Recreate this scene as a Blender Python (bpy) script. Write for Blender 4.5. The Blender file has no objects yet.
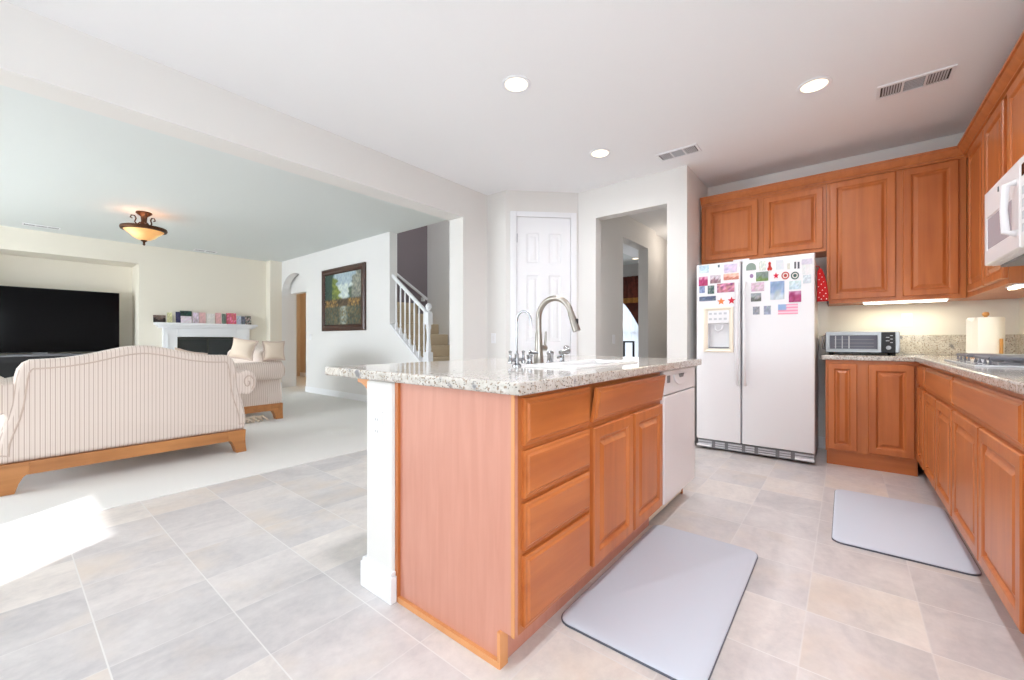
import bpy, bmesh, math, random
from mathutils import Vector, Matrix
random.seed(7)
C = bpy.context.scene.collection
SC = bpy.context.scene
PI = math.pi

# ------------------------------------------------------------------ camera
cam_d = bpy.data.cameras.new('camera')
cam = bpy.data.objects.new('camera', cam_d); C.objects.link(cam)
cam.location = (0, 0, 1.04)
cam.rotation_euler = (PI/2, 0, -math.atan2(0.7777282, 0.6286007))
cam_d.sensor_width = 36; cam_d.lens = 412/1024*36
cam_d.clip_start = 0.02; cam_d.clip_end = 200
SC.camera = cam

# ------------------------------------------------------------------ world, sun, daylight, exposure
SC.view_settings.view_transform = 'Standard'
SC.view_settings.look = 'None'
SC.view_settings.gamma = 1
SC.view_settings.use_curve_mapping = False
SC.view_settings.exposure = 0.56
W = bpy.data.worlds.new('sky'); SC.world = W; W.use_nodes = True
wn = W.node_tree.nodes; wl = W.node_tree.links
bg = wn['Background']; bg.inputs['Color'].default_value = (0.80, 0.90, 1.0, 1); bg.inputs['Strength'].default_value = 1.6
SC.cycles.max_bounces = 14; SC.cycles.diffuse_bounces = 8; SC.cycles.glossy_bounces = 5
SC.cycles.sample_clamp_indirect = 8.0

def lamp(name, kind, loc, energy, color=(1,1,1), direction=None, **kw):
    d = bpy.data.lights.new(name, kind); d.energy = energy; d.color = color
    for k, v in kw.items(): setattr(d, k, v)
    o = bpy.data.objects.new(name, d); C.objects.link(o); o.location = loc
    if direction is not None:
        o.rotation_euler = Vector(direction).to_track_quat('-Z', 'Y').to_euler()
    return o
SUN = Vector((0.835*math.cos(math.radians(20.7)), 0.55*math.cos(math.radians(20.7)), -math.sin(math.radians(20.7))))
lamp('sun', 'SUN', (-6, -4, 6), 8.0, (0.98, 0.99, 1), SUN, angle=math.radians(0.35))
# daylight at unseen openings; nook and side windows are added to brighten the kitchen
lamp('daylight_patio_door', 'AREA', (-4.94, -0.10, 1.2), 3, (0.78, 0.9, 1.0), (1, 0, -0.05), shape='RECTANGLE', size=1.0, size_y=2.1)
lamp('daylight_living_window', 'AREA', (-4.94, 6.75, 1.30), 128, (0.86, 0.93, 1.0), (1, 0.05, -0.32), shape='RECTANGLE', size=3.4, size_y=1.4, spread=math.radians(125))
lamp('nook_fill_light', 'AREA', (-4.94, 2.05, 1.55), 5, (0.78, 0.9, 1.0), (1, 0, -0.05), shape='RECTANGLE', size=1.5, size_y=1.0)
lamp('side_fill_light', 'AREA', (-0.9, -0.99, 1.55), 42, (0.84, 0.93, 1.0), (0.1, 1, -0.1), shape='RECTANGLE', size=1.3, size_y=.9)

# ------------------------------------------------------------------ materials
def lin(c):
    return tuple(((v/255/12.92) if v/255 <= 0.04045 else ((v/255+0.055)/1.055)**2.4) for v in c) + (1,)
MATS = {}
def new_mat(name):
    m = bpy.data.materials.new(name); m.use_nodes = True
    return m, m.node_tree.nodes, m.node_tree.links, m.node_tree.nodes['Principled BSDF']
def mat(name, col, rough=0.5, metal=0.0, emit=None, strength=0, spec=None, bump=0, bscale=200, coat=0, noise=0.0):
    if name in MATS: return MATS[name]
    m, n, l, b = new_mat(name)
    c = lin(col)
    b.inputs['Base Color'].default_value = c
    b.inputs['Roughness'].default_value = rough; b.inputs['Metallic'].default_value = metal
    if spec is not None: b.inputs['Specular IOR Level'].default_value = spec
    if coat: b.inputs['Coat Weight'].default_value = coat
    if emit:
        b.inputs['Emission Color'].default_value = lin(emit); b.inputs['Emission Strength'].default_value = strength
    tc = n.new('ShaderNodeTexCoord'); no = n.new('ShaderNodeTexNoise')
    no.inputs['Scale'].default_value = bscale; l.new(tc.outputs['Object'], no.inputs['Vector'])
    if bump:
        bu = n.new('ShaderNodeBump'); bu.inputs['Strength'].default_value = bump; bu.inputs['Distance'].default_value = 0.002
        l.new(no.outputs['Fac'], bu.inputs['Height']); l.new(bu.outputs['Normal'], b.inputs['Normal'])
    if noise:
        r = n.new('ShaderNodeValToRGB')
        r.color_ramp.elements[0].position = 0.3; r.color_ramp.elements[1].position = 0.7
        r.color_ramp.elements[0].color = tuple(v*(1-noise) for v in c[:3]) + (1,)
        r.color_ramp.elements[1].color = tuple(min(1, v*(1+noise)) for v in c[:3]) + (1,)
        l.new(no.outputs['Fac'], r.inputs['Fac']); l.new(r.outputs['Color'], b.inputs['Base Color'])
    MATS[name] = m
    return m
def wood(name, c0, c1, rough=0.35, axis='z', coat=0.12, scale=1.0):
    m, n, l, b = new_mat(name)
    tc = n.new('ShaderNodeTexCoord'); mp = n.new('ShaderNodeMapping')
    sc = {'z': (16, 16, 1.3), 'x': (1.3, 16, 16), 'y': (16, 1.3, 16)}[axis]
    mp.inputs['Scale'].default_value = tuple(s*scale for s in sc)
    oi = n.new('ShaderNodeObjectInfo'); ad = n.new('ShaderNodeVectorMath'); ad.operation = 'ADD'
    mu = n.new('ShaderNodeMath'); mu.operation = 'MULTIPLY'; mu.inputs[1].default_value = 30
    l.new(oi.outputs['Random'], mu.inputs[0]); l.new(tc.outputs['Object'], ad.inputs[0]); l.new(mu.outputs[0], ad.inputs[1])
    l.new(ad.outputs[0], mp.inputs['Vector'])
    n1 = n.new('ShaderNodeTexNoise'); n1.inputs['Scale'].default_value = 1.0; n1.inputs['Detail'].default_value = 6; n1.inputs['Distortion'].default_value = 0.6
    l.new(mp.outputs['Vector'], n1.inputs['Vector'])
    n2 = n.new('ShaderNodeTexNoise'); n2.inputs['Scale'].default_value = 3.0; n2.inputs['Detail'].default_value = 3
    l.new(ad.outputs[0], n2.inputs['Vector'])
    mx = n.new('ShaderNodeMath'); mx.operation = 'ADD'; m2 = n.new('ShaderNodeMath'); m2.operation = 'MULTIPLY'; m2.inputs[1].default_value = 0.5
    l.new(n2.outputs['Fac'], m2.inputs[0]); l.new(n1.outputs['Fac'], mx.inputs[0]); l.new(m2.outputs[0], mx.inputs[1])
    r = n.new('ShaderNodeValToRGB')
    r.color_ramp.elements[0].position = 0.30; r.color_ramp.elements[1].position = 1.1
    r.color_ramp.elements[0].color = lin(c0); r.color_ramp.elements[1].color = lin(c1)
    l.new(mx.outputs[0], r.inputs['Fac']); l.new(r.outputs['Color'], b.inputs['Base Color'])
    b.inputs['Roughness'].default_value = rough; b.inputs['Coat Weight'].default_value = coat; b.inputs['Coat Roughness'].default_value = 0.25
    MATS[name] = m
    return m
def granite(name, base, cream, brown, dark):
    m, n, l, b = new_mat(name)
    tc = n.new('ShaderNodeTexCoord')
    def ramp(src, p0, p1, c0=(0,0,0,1), c1=(1,1,1,1)):
        r = n.new('ShaderNodeValToRGB'); r.color_ramp.elements[0].position = p0; r.color_ramp.elements[1].position = p1
        r.color_ramp.elements[0].color = c0; r.color_ramp.elements[1].color = c1; l.new(src, r.inputs['Fac']); return r.outputs['Color']
    def noise(s, d=3):
        t = n.new('ShaderNodeTexNoise'); t.inputs['Scale'].default_value = s; t.inputs['Detail'].default_value = d
        l.new(tc.outputs['Object'], t.inputs['Vector']); return t.outputs['Fac']
    def mix(f, a, c):
        x = n.new('ShaderNodeMix'); x.data_type = 'RGBA'; l.new(f, x.inputs[0]); l.new(a, x.inputs[6]); x.inputs[7].default_value = c; return x.outputs[2]
    col = ramp(noise(28), 0.35, 0.65, lin(base), lin(cream))
    v = n.new('ShaderNodeTexVoronoi'); v.inputs['Scale'].default_value = 120; v.feature = 'F1'; l.new(tc.outputs['Object'], v.inputs['Vector'])
    col = mix(ramp(noise(95, 4), 0.55, 0.63), col, lin(brown))
    sp = n.new('ShaderNodeMath'); sp.operation = 'MULTIPLY'
    l.new(ramp(v.outputs['Distance'], 0.30, 0.22, (1,1,1,1), (0,0,0,1)), sp.inputs[0])
    r = n.new('ShaderNodeValToRGB'); r.color_ramp.elements[0].position = 0.22; r.color_ramp.elements[1].position = 0.34
    r.color_ramp.elements[0].color = (1,1,1,1); r.color_ramp.elements[1].color = (0,0,0,1); l.new(v.outputs['Distance'], r.inputs['Fac'])
    l.new(r.outputs['Color'], sp.inputs[0]); l.new(ramp(noise(60, 2), 0.50, 0.56), sp.inputs[1])
    col = mix(sp.outputs[0], col, lin(dark))
    col = mix(ramp(noise(16, 5), 0.62, 0.70), col, lin((128, 126, 130)))
    l.new(col, b.inputs['Base Color'])
    b.inputs['Roughness'].default_value = 0.10; b.inputs['Specular IOR Level'].default_value = 0.55
    MATS[name] = m; return m
def tile_mat():
    m, n, l, b = new_mat('stone_tile')
    g = n.new('ShaderNodeNewGeometry'); sx = n.new('ShaderNodeSeparateXYZ'); l.new(g.outputs['Position'], sx.inputs[0])
    def M(op, a, bb=None):
        x = n.new('ShaderNodeMath'); x.operation = op
        for i, q in enumerate((a, bb)):
            if q is None: continue
            if isinstance(q, (int, float)): x.inputs[i].default_value = q
            else: l.new(q, x.inputs[i])
        return x.outputs[0]
    ux = M('DIVIDE', M('SUBTRACT', sx.outputs['X'], 0.212), 0.3455)
    uy = M('DIVIDE', M('ADD', sx.outputs['Y'], 0.225), 0.3405)
    fx, fy = M('FRACT', ux), M('FRACT', uy)
    ex = M('MINIMUM', fx, M('SUBTRACT', 1, fx)); ey = M('MINIMUM', fy, M('SUBTRACT', 1, fy))
    gx = M('LESS_THAN', ex, 0.0062); gy = M('LESS_THAN', ey, 0.0075)
    gr = M('MAXIMUM', gx, M('MULTIPLY', gy, 0.45))
    cv = n.new('ShaderNodeCombineXYZ'); l.new(M('FLOOR', ux), cv.inputs[0]); l.new(M('FLOOR', uy), cv.inputs[1])
    wn_ = n.new('ShaderNodeTexWhiteNoise'); wn_.noise_dimensions = '2D'; l.new(cv.outputs[0], wn_.inputs['Vector'])
    # stone figure, shifted per tile, streaked along x
    off = n.new('ShaderNodeVectorMath'); off.operation = 'MULTIPLY_ADD'
    l.new(wn_.outputs['Color'], off.inputs[0]); off.inputs[1].default_value = (9, 9, 9); l.new(g.outputs['Position'], off.inputs[2])
    mp = n.new('ShaderNodeMapping'); mp.inputs['Scale'].default_value = (2.2, 3.6, 1); mp.inputs['Rotation'].default_value = (0, 0, 0.25); l.new(off.outputs[0], mp.inputs['Vector'])
    n1 = n.new('ShaderNodeTexNoise'); n1.inputs['Scale'].default_value = 1.3; n1.inputs['Detail'].default_value = 8; n1.inputs['Roughness'].default_value = 0.62; n1.inputs['Distortion'].default_value = 0.8
    l.new(mp.outputs['Vector'], n1.inputs['Vector'])
    r1 = n.new('ShaderNodeValToRGB'); cr = r1.color_ramp
    cr.elements[0].position = 0.25; cr.elements[0].color = lin((196, 195, 197)); cr.elements[1].position = 0.75; cr.elements[1].color = lin((228, 226, 225))
    e = cr.elements.new(0.5); e.color = lin((214, 212, 212))
    l.new(n1.outputs['Fac'], r1.inputs['Fac'])
    n4 = n.new('ShaderNodeTexNoise'); n4.inputs['Scale'].default_value = 26; n4.inputs['Detail'].default_value = 6; n4.inputs['Roughness'].default_value = .7; l.new(off.outputs[0], n4.inputs['Vector'])
    mxn = n.new('ShaderNodeMath'); mxn.operation = 'MULTIPLY_ADD'; l.new(n4.outputs['Fac'], mxn.inputs[0]); mxn.inputs[1].default_value = .55
    l.new(M('SUBTRACT', n1.outputs['Fac'], .275), mxn.inputs[2]); l.new(mxn.outputs[0], r1.inputs['Fac'])
    # per-tile tone
    r2 = n.new('ShaderNodeValToRGB'); c2 = r2.color_ramp; c2.interpolation = 'LINEAR'
    c2.elements[0].position = 0; c2.elements[0].color = lin((230, 228, 228)); c2.elements[1].position = 1; c2.elements[1].color = lin((255, 250, 244))
    e = c2.elements.new(0.5); e.color = lin((240, 237, 236))
    l.new(wn_.outputs['Value'], r2.inputs['Fac'])
    mul = n.new('ShaderNodeMix'); mul.data_type = 'RGBA'; mul.blend_type = 'MULTIPLY'; mul.inputs[0].default_value = 1
    l.new(r1.outputs['Color'], mul.inputs[6]); l.new(r2.outputs['Color'], mul.inputs[7])
    # rusty patches
    n2 = n.new('ShaderNodeTexNoise'); n2.inputs['Scale'].default_value = 2.2; n2.inputs['Detail'].default_value = 5; l.new(off.outputs[0], n2.inputs['Vector'])
    r3 = n.new('ShaderNodeValToRGB'); r3.color_ramp.elements[0].position = 0.52; r3.color_ramp.elements[1].position = 0.78
    r3.color_ramp.elements[0].color = (0,0,0,1); r3.color_ramp.elements[1].color = (0.75,0.75,0.75,1); l.new(n2.outputs['Fac'], r3.inputs['Fac'])
    mr = n.new('ShaderNodeMix'); mr.data_type = 'RGBA'; l.new(r3.outputs['Color'], mr.inputs[0]); l.new(mul.outputs[2], mr.inputs[6]); mr.inputs[7].default_value = lin((214, 198, 180))
    mg = n.new('ShaderNodeMix'); mg.data_type = 'RGBA'; l.new(gr, mg.inputs[0]); l.new(mr.outputs[2], mg.inputs[6]); mg.inputs[7].default_value = lin((216, 214, 212))
    l.new(mg.outputs[2], b.inputs['Base Color'])
    b.inputs['Roughness'].default_value = 0.30
    bu = n.new('ShaderNodeBump'); bu.inputs['Strength'].default_value = 0.25; bu.inputs['Distance'].default_value = 0.003
    l.new(M('SUBTRACT', n1.outputs['Fac'], M('MULTIPLY', gr, 0.6)), bu.inputs['Height']); l.new(bu.outputs['Normal'], b.inputs['Normal'])
    return m
def stripe_mat():
    m, n, l, b = new_mat('striped_fabric')
    tc = n.new('ShaderNodeTexCoord'); g = n.new('ShaderNodeNewGeometry')
    vt = n.new('ShaderNodeVectorTransform'); vt.vector_type = 'NORMAL'; vt.convert_from = 'WORLD'; vt.convert_to = 'OBJECT'
    l.new(g.outputs['True Normal'], vt.inputs[0])
    sn = n.new('ShaderNodeSeparateXYZ'); l.new(vt.outputs[0], sn.inputs[0])
    ab = n.new('ShaderNodeMath'); ab.operation = 'ABSOLUTE'; l.new(sn.outputs['X'], ab.inputs[0])
    gt = n.new('ShaderNodeMath'); gt.operation = 'GREATER_THAN'; gt.inputs[1].default_value = 0.5; l.new(ab.outputs[0], gt.inputs[0])
    sp = n.new('ShaderNodeSeparateXYZ'); l.new(tc.outputs['Object'], sp.inputs[0])
    mx = n.new('ShaderNodeMix'); mx.data_type = 'FLOAT'; l.new(gt.outputs[0], mx.inputs[0]); l.new(sp.outputs['X'], mx.inputs[2]); l.new(sp.outputs['Y'], mx.inputs[3])
    dv = n.new('ShaderNodeMath'); dv.operation = 'DIVIDE'; dv.inputs[1].default_value = 0.0245; l.new(mx.outputs[0], dv.inputs[0])
    fr = n.new('ShaderNodeMath'); fr.operation = 'FRACT'; l.new(dv.outputs[0], fr.inputs[0])
    r = n.new('ShaderNodeValToRGB'); cr = r.color_ramp
    cr.elements[0].position = 0; cr.elements[0].color = lin((226, 212, 203)); cr.elements[1].position = 1; cr.elements[1].color = lin((226, 212, 203))
    for p, c in ((0.30, (226, 212, 203)), (0.40, (192, 171, 158)), (0.52, (192, 171, 158)), (0.60, (232, 219, 210)), (0.75, (232, 219, 210)), (0.80, (210, 192, 180)), (0.88, (226, 212, 203))):
        e = cr.elements.new(p); e.color = lin(c)
    l.new(fr.outputs[0], r.inputs['Fac']); l.new(r.outputs['Color'], b.inputs['Base Color'])
    b.inputs['Roughness'].default_value = 0.85; b.inputs['Sheen Weight'].default_value = 0.2
    return m
def attr_mat(name, rough=0.5):
    m, n, l, b = new_mat(name)
    a = n.new('ShaderNodeAttribute'); a.attribute_name = 'Col'; l.new(a.outputs['Color'], b.inputs['Base Color'])
    b.inputs['Roughness'].default_value = rough; return m
def glass_mat():
    m, n, l, b = new_mat('window_glass')
    t = n.new('ShaderNodeBsdfTransparent'); gl = n.new('ShaderNodeBsdfGlossy'); gl.inputs['Roughness'].default_value = 0.02
    mx = n.new('ShaderNodeMixShader'); mx.inputs[0].default_value = 0.07
    l.new(t.outputs[0], mx.inputs[1]); l.new(gl.outputs[0], mx.inputs[2])
    l.new(mx.outputs[0], n['Material Output'].inputs['Surface']); return m
def sheer_mat():
    m, n, l, b = new_mat('sheer_curtain')
    t = n.new('ShaderNodeBsdfTranslucent'); t.inputs['Color'].default_value = (0.95, 0.96, 1, 1)
    d = n.new('ShaderNodeBsdfDiffuse'); d.inputs['Color'].default_value = (0.95, 0.96, 1, 1)
    tr = n.new('ShaderNodeBsdfTransparent'); mx = n.new('ShaderNodeMixShader'); mx.inputs[0].default_value = 0.6
    m2 = n.new('ShaderNodeMixShader'); m2.inputs[0].default_value = 0.35
    l.new(d.outputs[0], mx.inputs[1]); l.new(t.outputs[0], mx.inputs[2]); l.new(mx.outputs[0], m2.inputs[1]); l.new(tr.outputs[0], m2.inputs[2])
    l.new(m2.outputs[0], n['Material Output'].inputs['Surface']); return m
def carpet_mat(name, col):
    return mat(name, col, 0.95, bump=0.6, bscale=350, noise=0.06, spec=0.1)

M_wall = mat('wall_paint', (232, 226, 213), 0.8, bump=0.06, bscale=120, spec=0.3)
M_wallk = mat('kitchen_wall_paint', (226, 224, 221), 0.8, bump=0.06, bscale=120, spec=0.3)
M_wallg = mat('painting_wall_paint', (229, 228, 227), 0.8, bump=0.06, bscale=120, spec=0.3)
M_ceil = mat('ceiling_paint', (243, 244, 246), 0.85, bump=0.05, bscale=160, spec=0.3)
M_stair_shade = mat('mauve_stair_shade', (128, 118, 122), 0.8, bump=0.05, bscale=140, spec=0.3)  # shade of the unlit stairwell put into the end wall's colour
M_white = mat('white_trim', (236, 237, 240), 0.4)
M_tile = tile_mat()
M_carpet = carpet_mat('cream_carpet', (228, 226, 223))
M_stair = carpet_mat('stair_carpet', (196, 178, 152))
M_woodv = wood('maple_upright', (164, 86, 40), (202, 120, 62))
M_woodx = wood('maple_along_x', (164, 86, 40), (202, 120, 62), axis='x')
M_woody = wood('maple_along_y', (164, 86, 40), (202, 120, 62), axis='y')
M_frame = wood('maple_frame', (168, 92, 46), (200, 122, 66))
M_veneer = wood('pink_maple_veneer', (194, 132, 112), (208, 148, 128), rough=0.4, scale=2.2, coat=0.1)
M_edge = wood('light_maple_edge', (205, 138, 84), (226, 160, 104))
M_sofaw = wood('honey_wood', (150, 92, 48), (196, 134, 78), axis='x')
M_brownf = wood('walnut_frame', (40, 21, 15), (74, 41, 28), axis='x')
M_gran = granite('granite', (186, 180, 172), (208, 204, 198), (150, 132, 116), (52, 47, 46))
M_fabric = stripe_mat()
M_pipe = mat('fabric_piping', (206, 186, 174), 0.85)
M_appl = mat('appliance_white', (232, 231, 233), 0.28, bump=0.03, bscale=300)
M_bisque = mat('bisque_plastic', (240, 230, 212), 0.4)
M_grayp = mat('gray_plastic', (120, 120, 124), 0.5)
M_lgray = mat('light_gray_plastic', (196, 197, 202), 0.4)
M_black = mat('black_plastic', (22, 22, 24), 0.4)
M_screen = mat('black_screen', (6, 6, 8), 0.10, spec=0.12)
M_nickel = mat('brushed_nickel', (158, 152, 145), 0.28, 1.0)
M_chrome = mat('chrome', (168, 170, 174), 0.12, 1.0)
M_steel = mat('steel', (165, 165, 166), 0.3, 1.0)
M_bronze = mat('bronze', (84, 54, 34), 0.45, 0.7, noise=0.25, bscale=60)
def amber_mat():
    m, n, l, b = new_mat('amber_glass')
    b.inputs['Base Color'].default_value = lin((232, 186, 126)); b.inputs['Roughness'].default_value = 0.3
    tc = n.new('ShaderNodeTexCoord'); hot = []
    for off in ((-.09, -.05, -.26), (.10, .02, -.27)):       # the two bulbs behind the glass
        d = n.new('ShaderNodeVectorMath'); d.operation = 'DISTANCE'; l.new(tc.outputs['Object'], d.inputs[0]); d.inputs[1].default_value = off
        mr = n.new('ShaderNodeMapRange'); mr.inputs['From Min'].default_value = .02; mr.inputs['From Max'].default_value = .13
        mr.inputs['To Min'].default_value = 1; mr.inputs['To Max'].default_value = 0; l.new(d.outputs['Value'], mr.inputs['Value']); hot.append(mr.outputs[0])
    mx = n.new('ShaderNodeMath'); mx.operation = 'MAXIMUM'; l.new(hot[0], mx.inputs[0]); l.new(hot[1], mx.inputs[1])
    r = n.new('ShaderNodeValToRGB'); r.color_ramp.elements[0].color = lin((226, 150, 66)); r.color_ramp.elements[1].color = lin((255, 236, 190))
    l.new(mx.outputs[0], r.inputs['Fac']); l.new(r.outputs['Color'], b.inputs['Emission Color'])
    st = n.new('ShaderNodeMath'); st.operation = 'MULTIPLY_ADD'; l.new(mx.outputs[0], st.inputs[0]); st.inputs[1].default_value = .6; st.inputs[2].default_value = .32
    l.new(st.outputs[0], b.inputs['Emission Strength']); return m
M_amber = amber_mat()
M_lamp = mat('lamp_glow', (255, 250, 240), 0.5, emit=(255, 232, 196), strength=1.6)
M_strip = mat('tube_glow', (255, 255, 240), 0.5, emit=(255, 246, 214), strength=6)
M_porc = mat('white_porcelain', (222, 222, 222), 0.15)
M_paper = mat('paper_towel', (243, 241, 234), 0.9, bump=0.3, bscale=90)
M_iron = mat('cast_iron', (104, 104, 112), 0.5)
M_redc = mat('red_cloth', (200, 24, 28), 0.85, bump=0.2)
M_dot = mat('white_dots', (240, 236, 236), 0.8)
M_mat = mat('grey_blue_mat', (198, 205, 217), 0.55, bump=0.15, bscale=260)
M_matedge = mat('dark_mat_edge', (92, 96, 108), 0.6)
M_pic = attr_mat('printed_picture', 0.75)
M_glass = glass_mat()
M_sheer = sheer_mat()
M_drape = mat('dark_red_drape', (86, 34, 24), 0.7, noise=0.3, bscale=14)
M_gold = mat('gold_fringe', (150, 104, 44), 0.6, noise=0.3, bscale=60)
M_cream = mat('cream_cloth', (220, 204, 186), 0.9, bump=0.3, bscale=80)
M_knob = wood('golden_wood', (168, 112, 52), (206, 150, 80))
M_firebox = mat('firebox', (26, 27, 28), 0.6, noise=0.3, bscale=12)
M_warm = mat('warm_wall_paint', (212, 190, 160), 0.8)

# ------------------------------------------------------------------ mesh helpers
ORI = {}
class MB:
    def __init__(s): s.v = []; s.f = []; s.c = None
    def add(s, vs, fs):
        k = len(s.v); s.v += [tuple(p) for p in vs]; s.f += [tuple(i+k for i in q) for q in fs]; return s
    def box(s, x0, x1, y0, y1, z0, z1):
        return s.add([(x, y, z) for z in (z0, z1) for y in (y0, y1) for x in (x0, x1)],
                     [(0,2,3,1), (4,5,7,6), (0,1,5,4), (2,6,7,3), (0,4,6,2), (1,3,7,5)])
    def prism(s, pts, axis, a0, a1):
        n = len(pts)
        def P(p, a): return {'z': (p[0], p[1], a), 'y': (p[0], a, p[1]), 'x': (a, p[0], p[1])}[axis]
        vs = [P(p, a0) for p in pts] + [P(p, a1) for p in pts]
        return s.add(vs, [tuple(range(n))[::-1], tuple(range(n, 2*n))] + [(i, (i+1) % n, n+(i+1) % n, n+i) for i in range(n)])
    def rings(s, rings, cap0=True, cap1=True, closed=True):
        n = len(rings[0]); vs = [p for r in rings for p in r]; fs = []
        m = n if closed else n-1
        for a in range(len(rings)-1):
            for i in range(m):
                j = (i+1) % n; fs.append((a*n+i, a*n+j, (a+1)*n+j, (a+1)*n+i))
        if cap0: fs.append(tuple(range(n))[::-1])
        if cap1: fs.append(tuple(range((len(rings)-1)*n, len(rings)*n)))
        return s.add(vs, fs)
    def loops(s, face, plane, rects, cap=True, back=True):
        R = []
        for (u0, u1, v0, v1, h) in rects:
            q = [(u0, v0), (u1, v0), (u1, v1), (u0, v1)]
            R.append([(plane-h, u, v) if face == 'X' else (u, plane-h if face == 'Y' else plane+h, v) for u, v in q])
        return s.rings(R, cap0=back, cap1=cap)
    def tube(s, pts, r, seg=10, closed=False):
        pts = [Vector(p) for p in pts]; n = len(pts); R = []
        up = None
        for i, p in enumerate(pts):
            a = pts[(i-1) % n] if (closed or i > 0) else p; b = pts[(i+1) % n] if (closed or i < n-1) else p
            t = (b-a).normalized()
            if up is None:
                up = Vector((0, 0, 1)) if abs(t.z) < 0.9 else Vector((1, 0, 0))
            up = (up - t*up.dot(t)).normalized(); w = t.cross(up)
            rr = r[i] if isinstance(r, (list, tuple)) else r
            R.append([p + (up*math.cos(2*PI*k/seg) + w*math.sin(2*PI*k/seg))*rr for k in range(seg)])
        if closed: R.append(R[0]); return s.rings(R, False, False)
        return s.rings(R)
    def lathe(s, prof, cx, cy, seg=24, cz=0):
        R = [[(cx+r*math.cos(2*PI*k/seg), cy+r*math.sin(2*PI*k/seg), cz+z) for k in range(seg)] for r, z in prof]
        return s.rings(R)
    def lathe_axis(s, prof, c, d, seg=20):
        c = Vector(c); d = Vector(d).normalized(); u = d.orthogonal().normalized(); w = d.cross(u)
        return s.rings([[c + d*h + (u*math.cos(2*PI*k/seg)+w*math.sin(2*PI*k/seg))*r for k in range(seg)] for r, h in prof])
    def xform(s, M): s.v = [tuple(M @ Vector(p)) for p in s.v]; return s
    def build(s, name, m, parent=None, smooth=None, bevel=0, bseg=2, subsurf=0, cols=None):
        me = bpy.data.meshes.new(name)
        if parent is not None: o0 = Vector(ORI[parent.name])
        else:
            xs, ys, zs = zip(*s.v); o0 = Vector(((min(xs)+max(xs))/2, (min(ys)+max(ys))/2, min(zs)))
        me.from_pydata([Vector(p)-o0 for p in s.v], [], s.f); me.update()
        bm = bmesh.new(); bm.from_mesh(me); bmesh.ops.recalc_face_normals(bm, faces=bm.faces); bm.to_mesh(me); bm.free()
        if cols:
            a = me.color_attributes.new('Col', 'FLOAT_COLOR', 'POINT')
            for i, c in enumerate(cols): a.data[i].color = c
        o = bpy.data.objects.new(name, me); C.objects.link(o); me.materials.append(m)
        if smooth is not None:
            me.polygons.foreach_set('use_smooth', [True]*len(me.polygons)); me.set_sharp_from_angle(angle=math.radians(smooth))
        if bevel:
            b = o.modifiers.new('bevel', 'BEVEL'); b.width = bevel; b.segments = bseg; b.limit_method = 'ANGLE'; b.angle_limit = math.radians(40)
        if subsurf:
            b = o.modifiers.new('sub', 'SUBSURF'); b.levels = subsurf; b.render_levels = subsurf
        if parent is not None: o.parent = parent
        else: o.location = o0
        ORI[o.name] = tuple(o0)
        return o
def tag(o, label, cat, group=None):
    o['label'] = label; o['category'] = cat
    if group: o['group'] = group
    return o
def thing(name, label, cat, loc, group=None):
    o = bpy.data.objects.new(name, None); C.objects.link(o); o.location = loc; o.empty_display_size = 0.05
    ORI[o.name] = tuple(loc); return tag(o, label, cat, group)
def struct(name, mb, m, **kw):
    o = mb.build(name, m, **kw); o['kind'] = 'structure'; return o
def copy_tree(o, parent=None):
    c = o.copy(); C.objects.link(c)
    if parent is not None: c.parent = parent
    for ch in [x for x in list(C.objects) if x.parent == o]: copy_tree(ch, c)
    ORI[c.name] = ORI[o.name]
    return c
def arc(cx, cy, r, a0, a1, n):
    return [(cx+r*math.cos(math.radians(a0+(a1-a0)*i/n)), cy+r*math.sin(math.radians(a0+(a1-a0)*i/n))) for i in range(n+1)]

# ------------------------------------------------------------------ the room
H = 2.743
XL, XB, YR, YT = -5.0, 4.96, -1.05, 9.77
struct('floor', MB().box(XL-.2, 9.0, YR-.2, 3.53, -.1, 0), M_tile)
struct('floor_carpet', MB().box(XL-.2, 9.0, 3.53, 12.3, -.1, 0.006), M_carpet)
# ceiling with a hole over the staircase (x 3.97..5.05, y 3.9..6.12)
ce = MB()
ce.box(XL-.2, 9.0, YR-.2, 3.39, H, H+.12)
struct('ceiling', ce, M_ceil)
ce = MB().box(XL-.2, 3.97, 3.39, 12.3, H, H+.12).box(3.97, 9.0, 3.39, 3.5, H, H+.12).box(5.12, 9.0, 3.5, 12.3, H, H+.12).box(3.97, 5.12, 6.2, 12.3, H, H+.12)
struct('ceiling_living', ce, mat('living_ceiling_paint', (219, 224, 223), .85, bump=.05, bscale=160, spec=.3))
struct('ceiling_stairwell', MB().box(3.83, 5.2, 3.4, 6.3, 5.2, 5.3), M_ceil)
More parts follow.
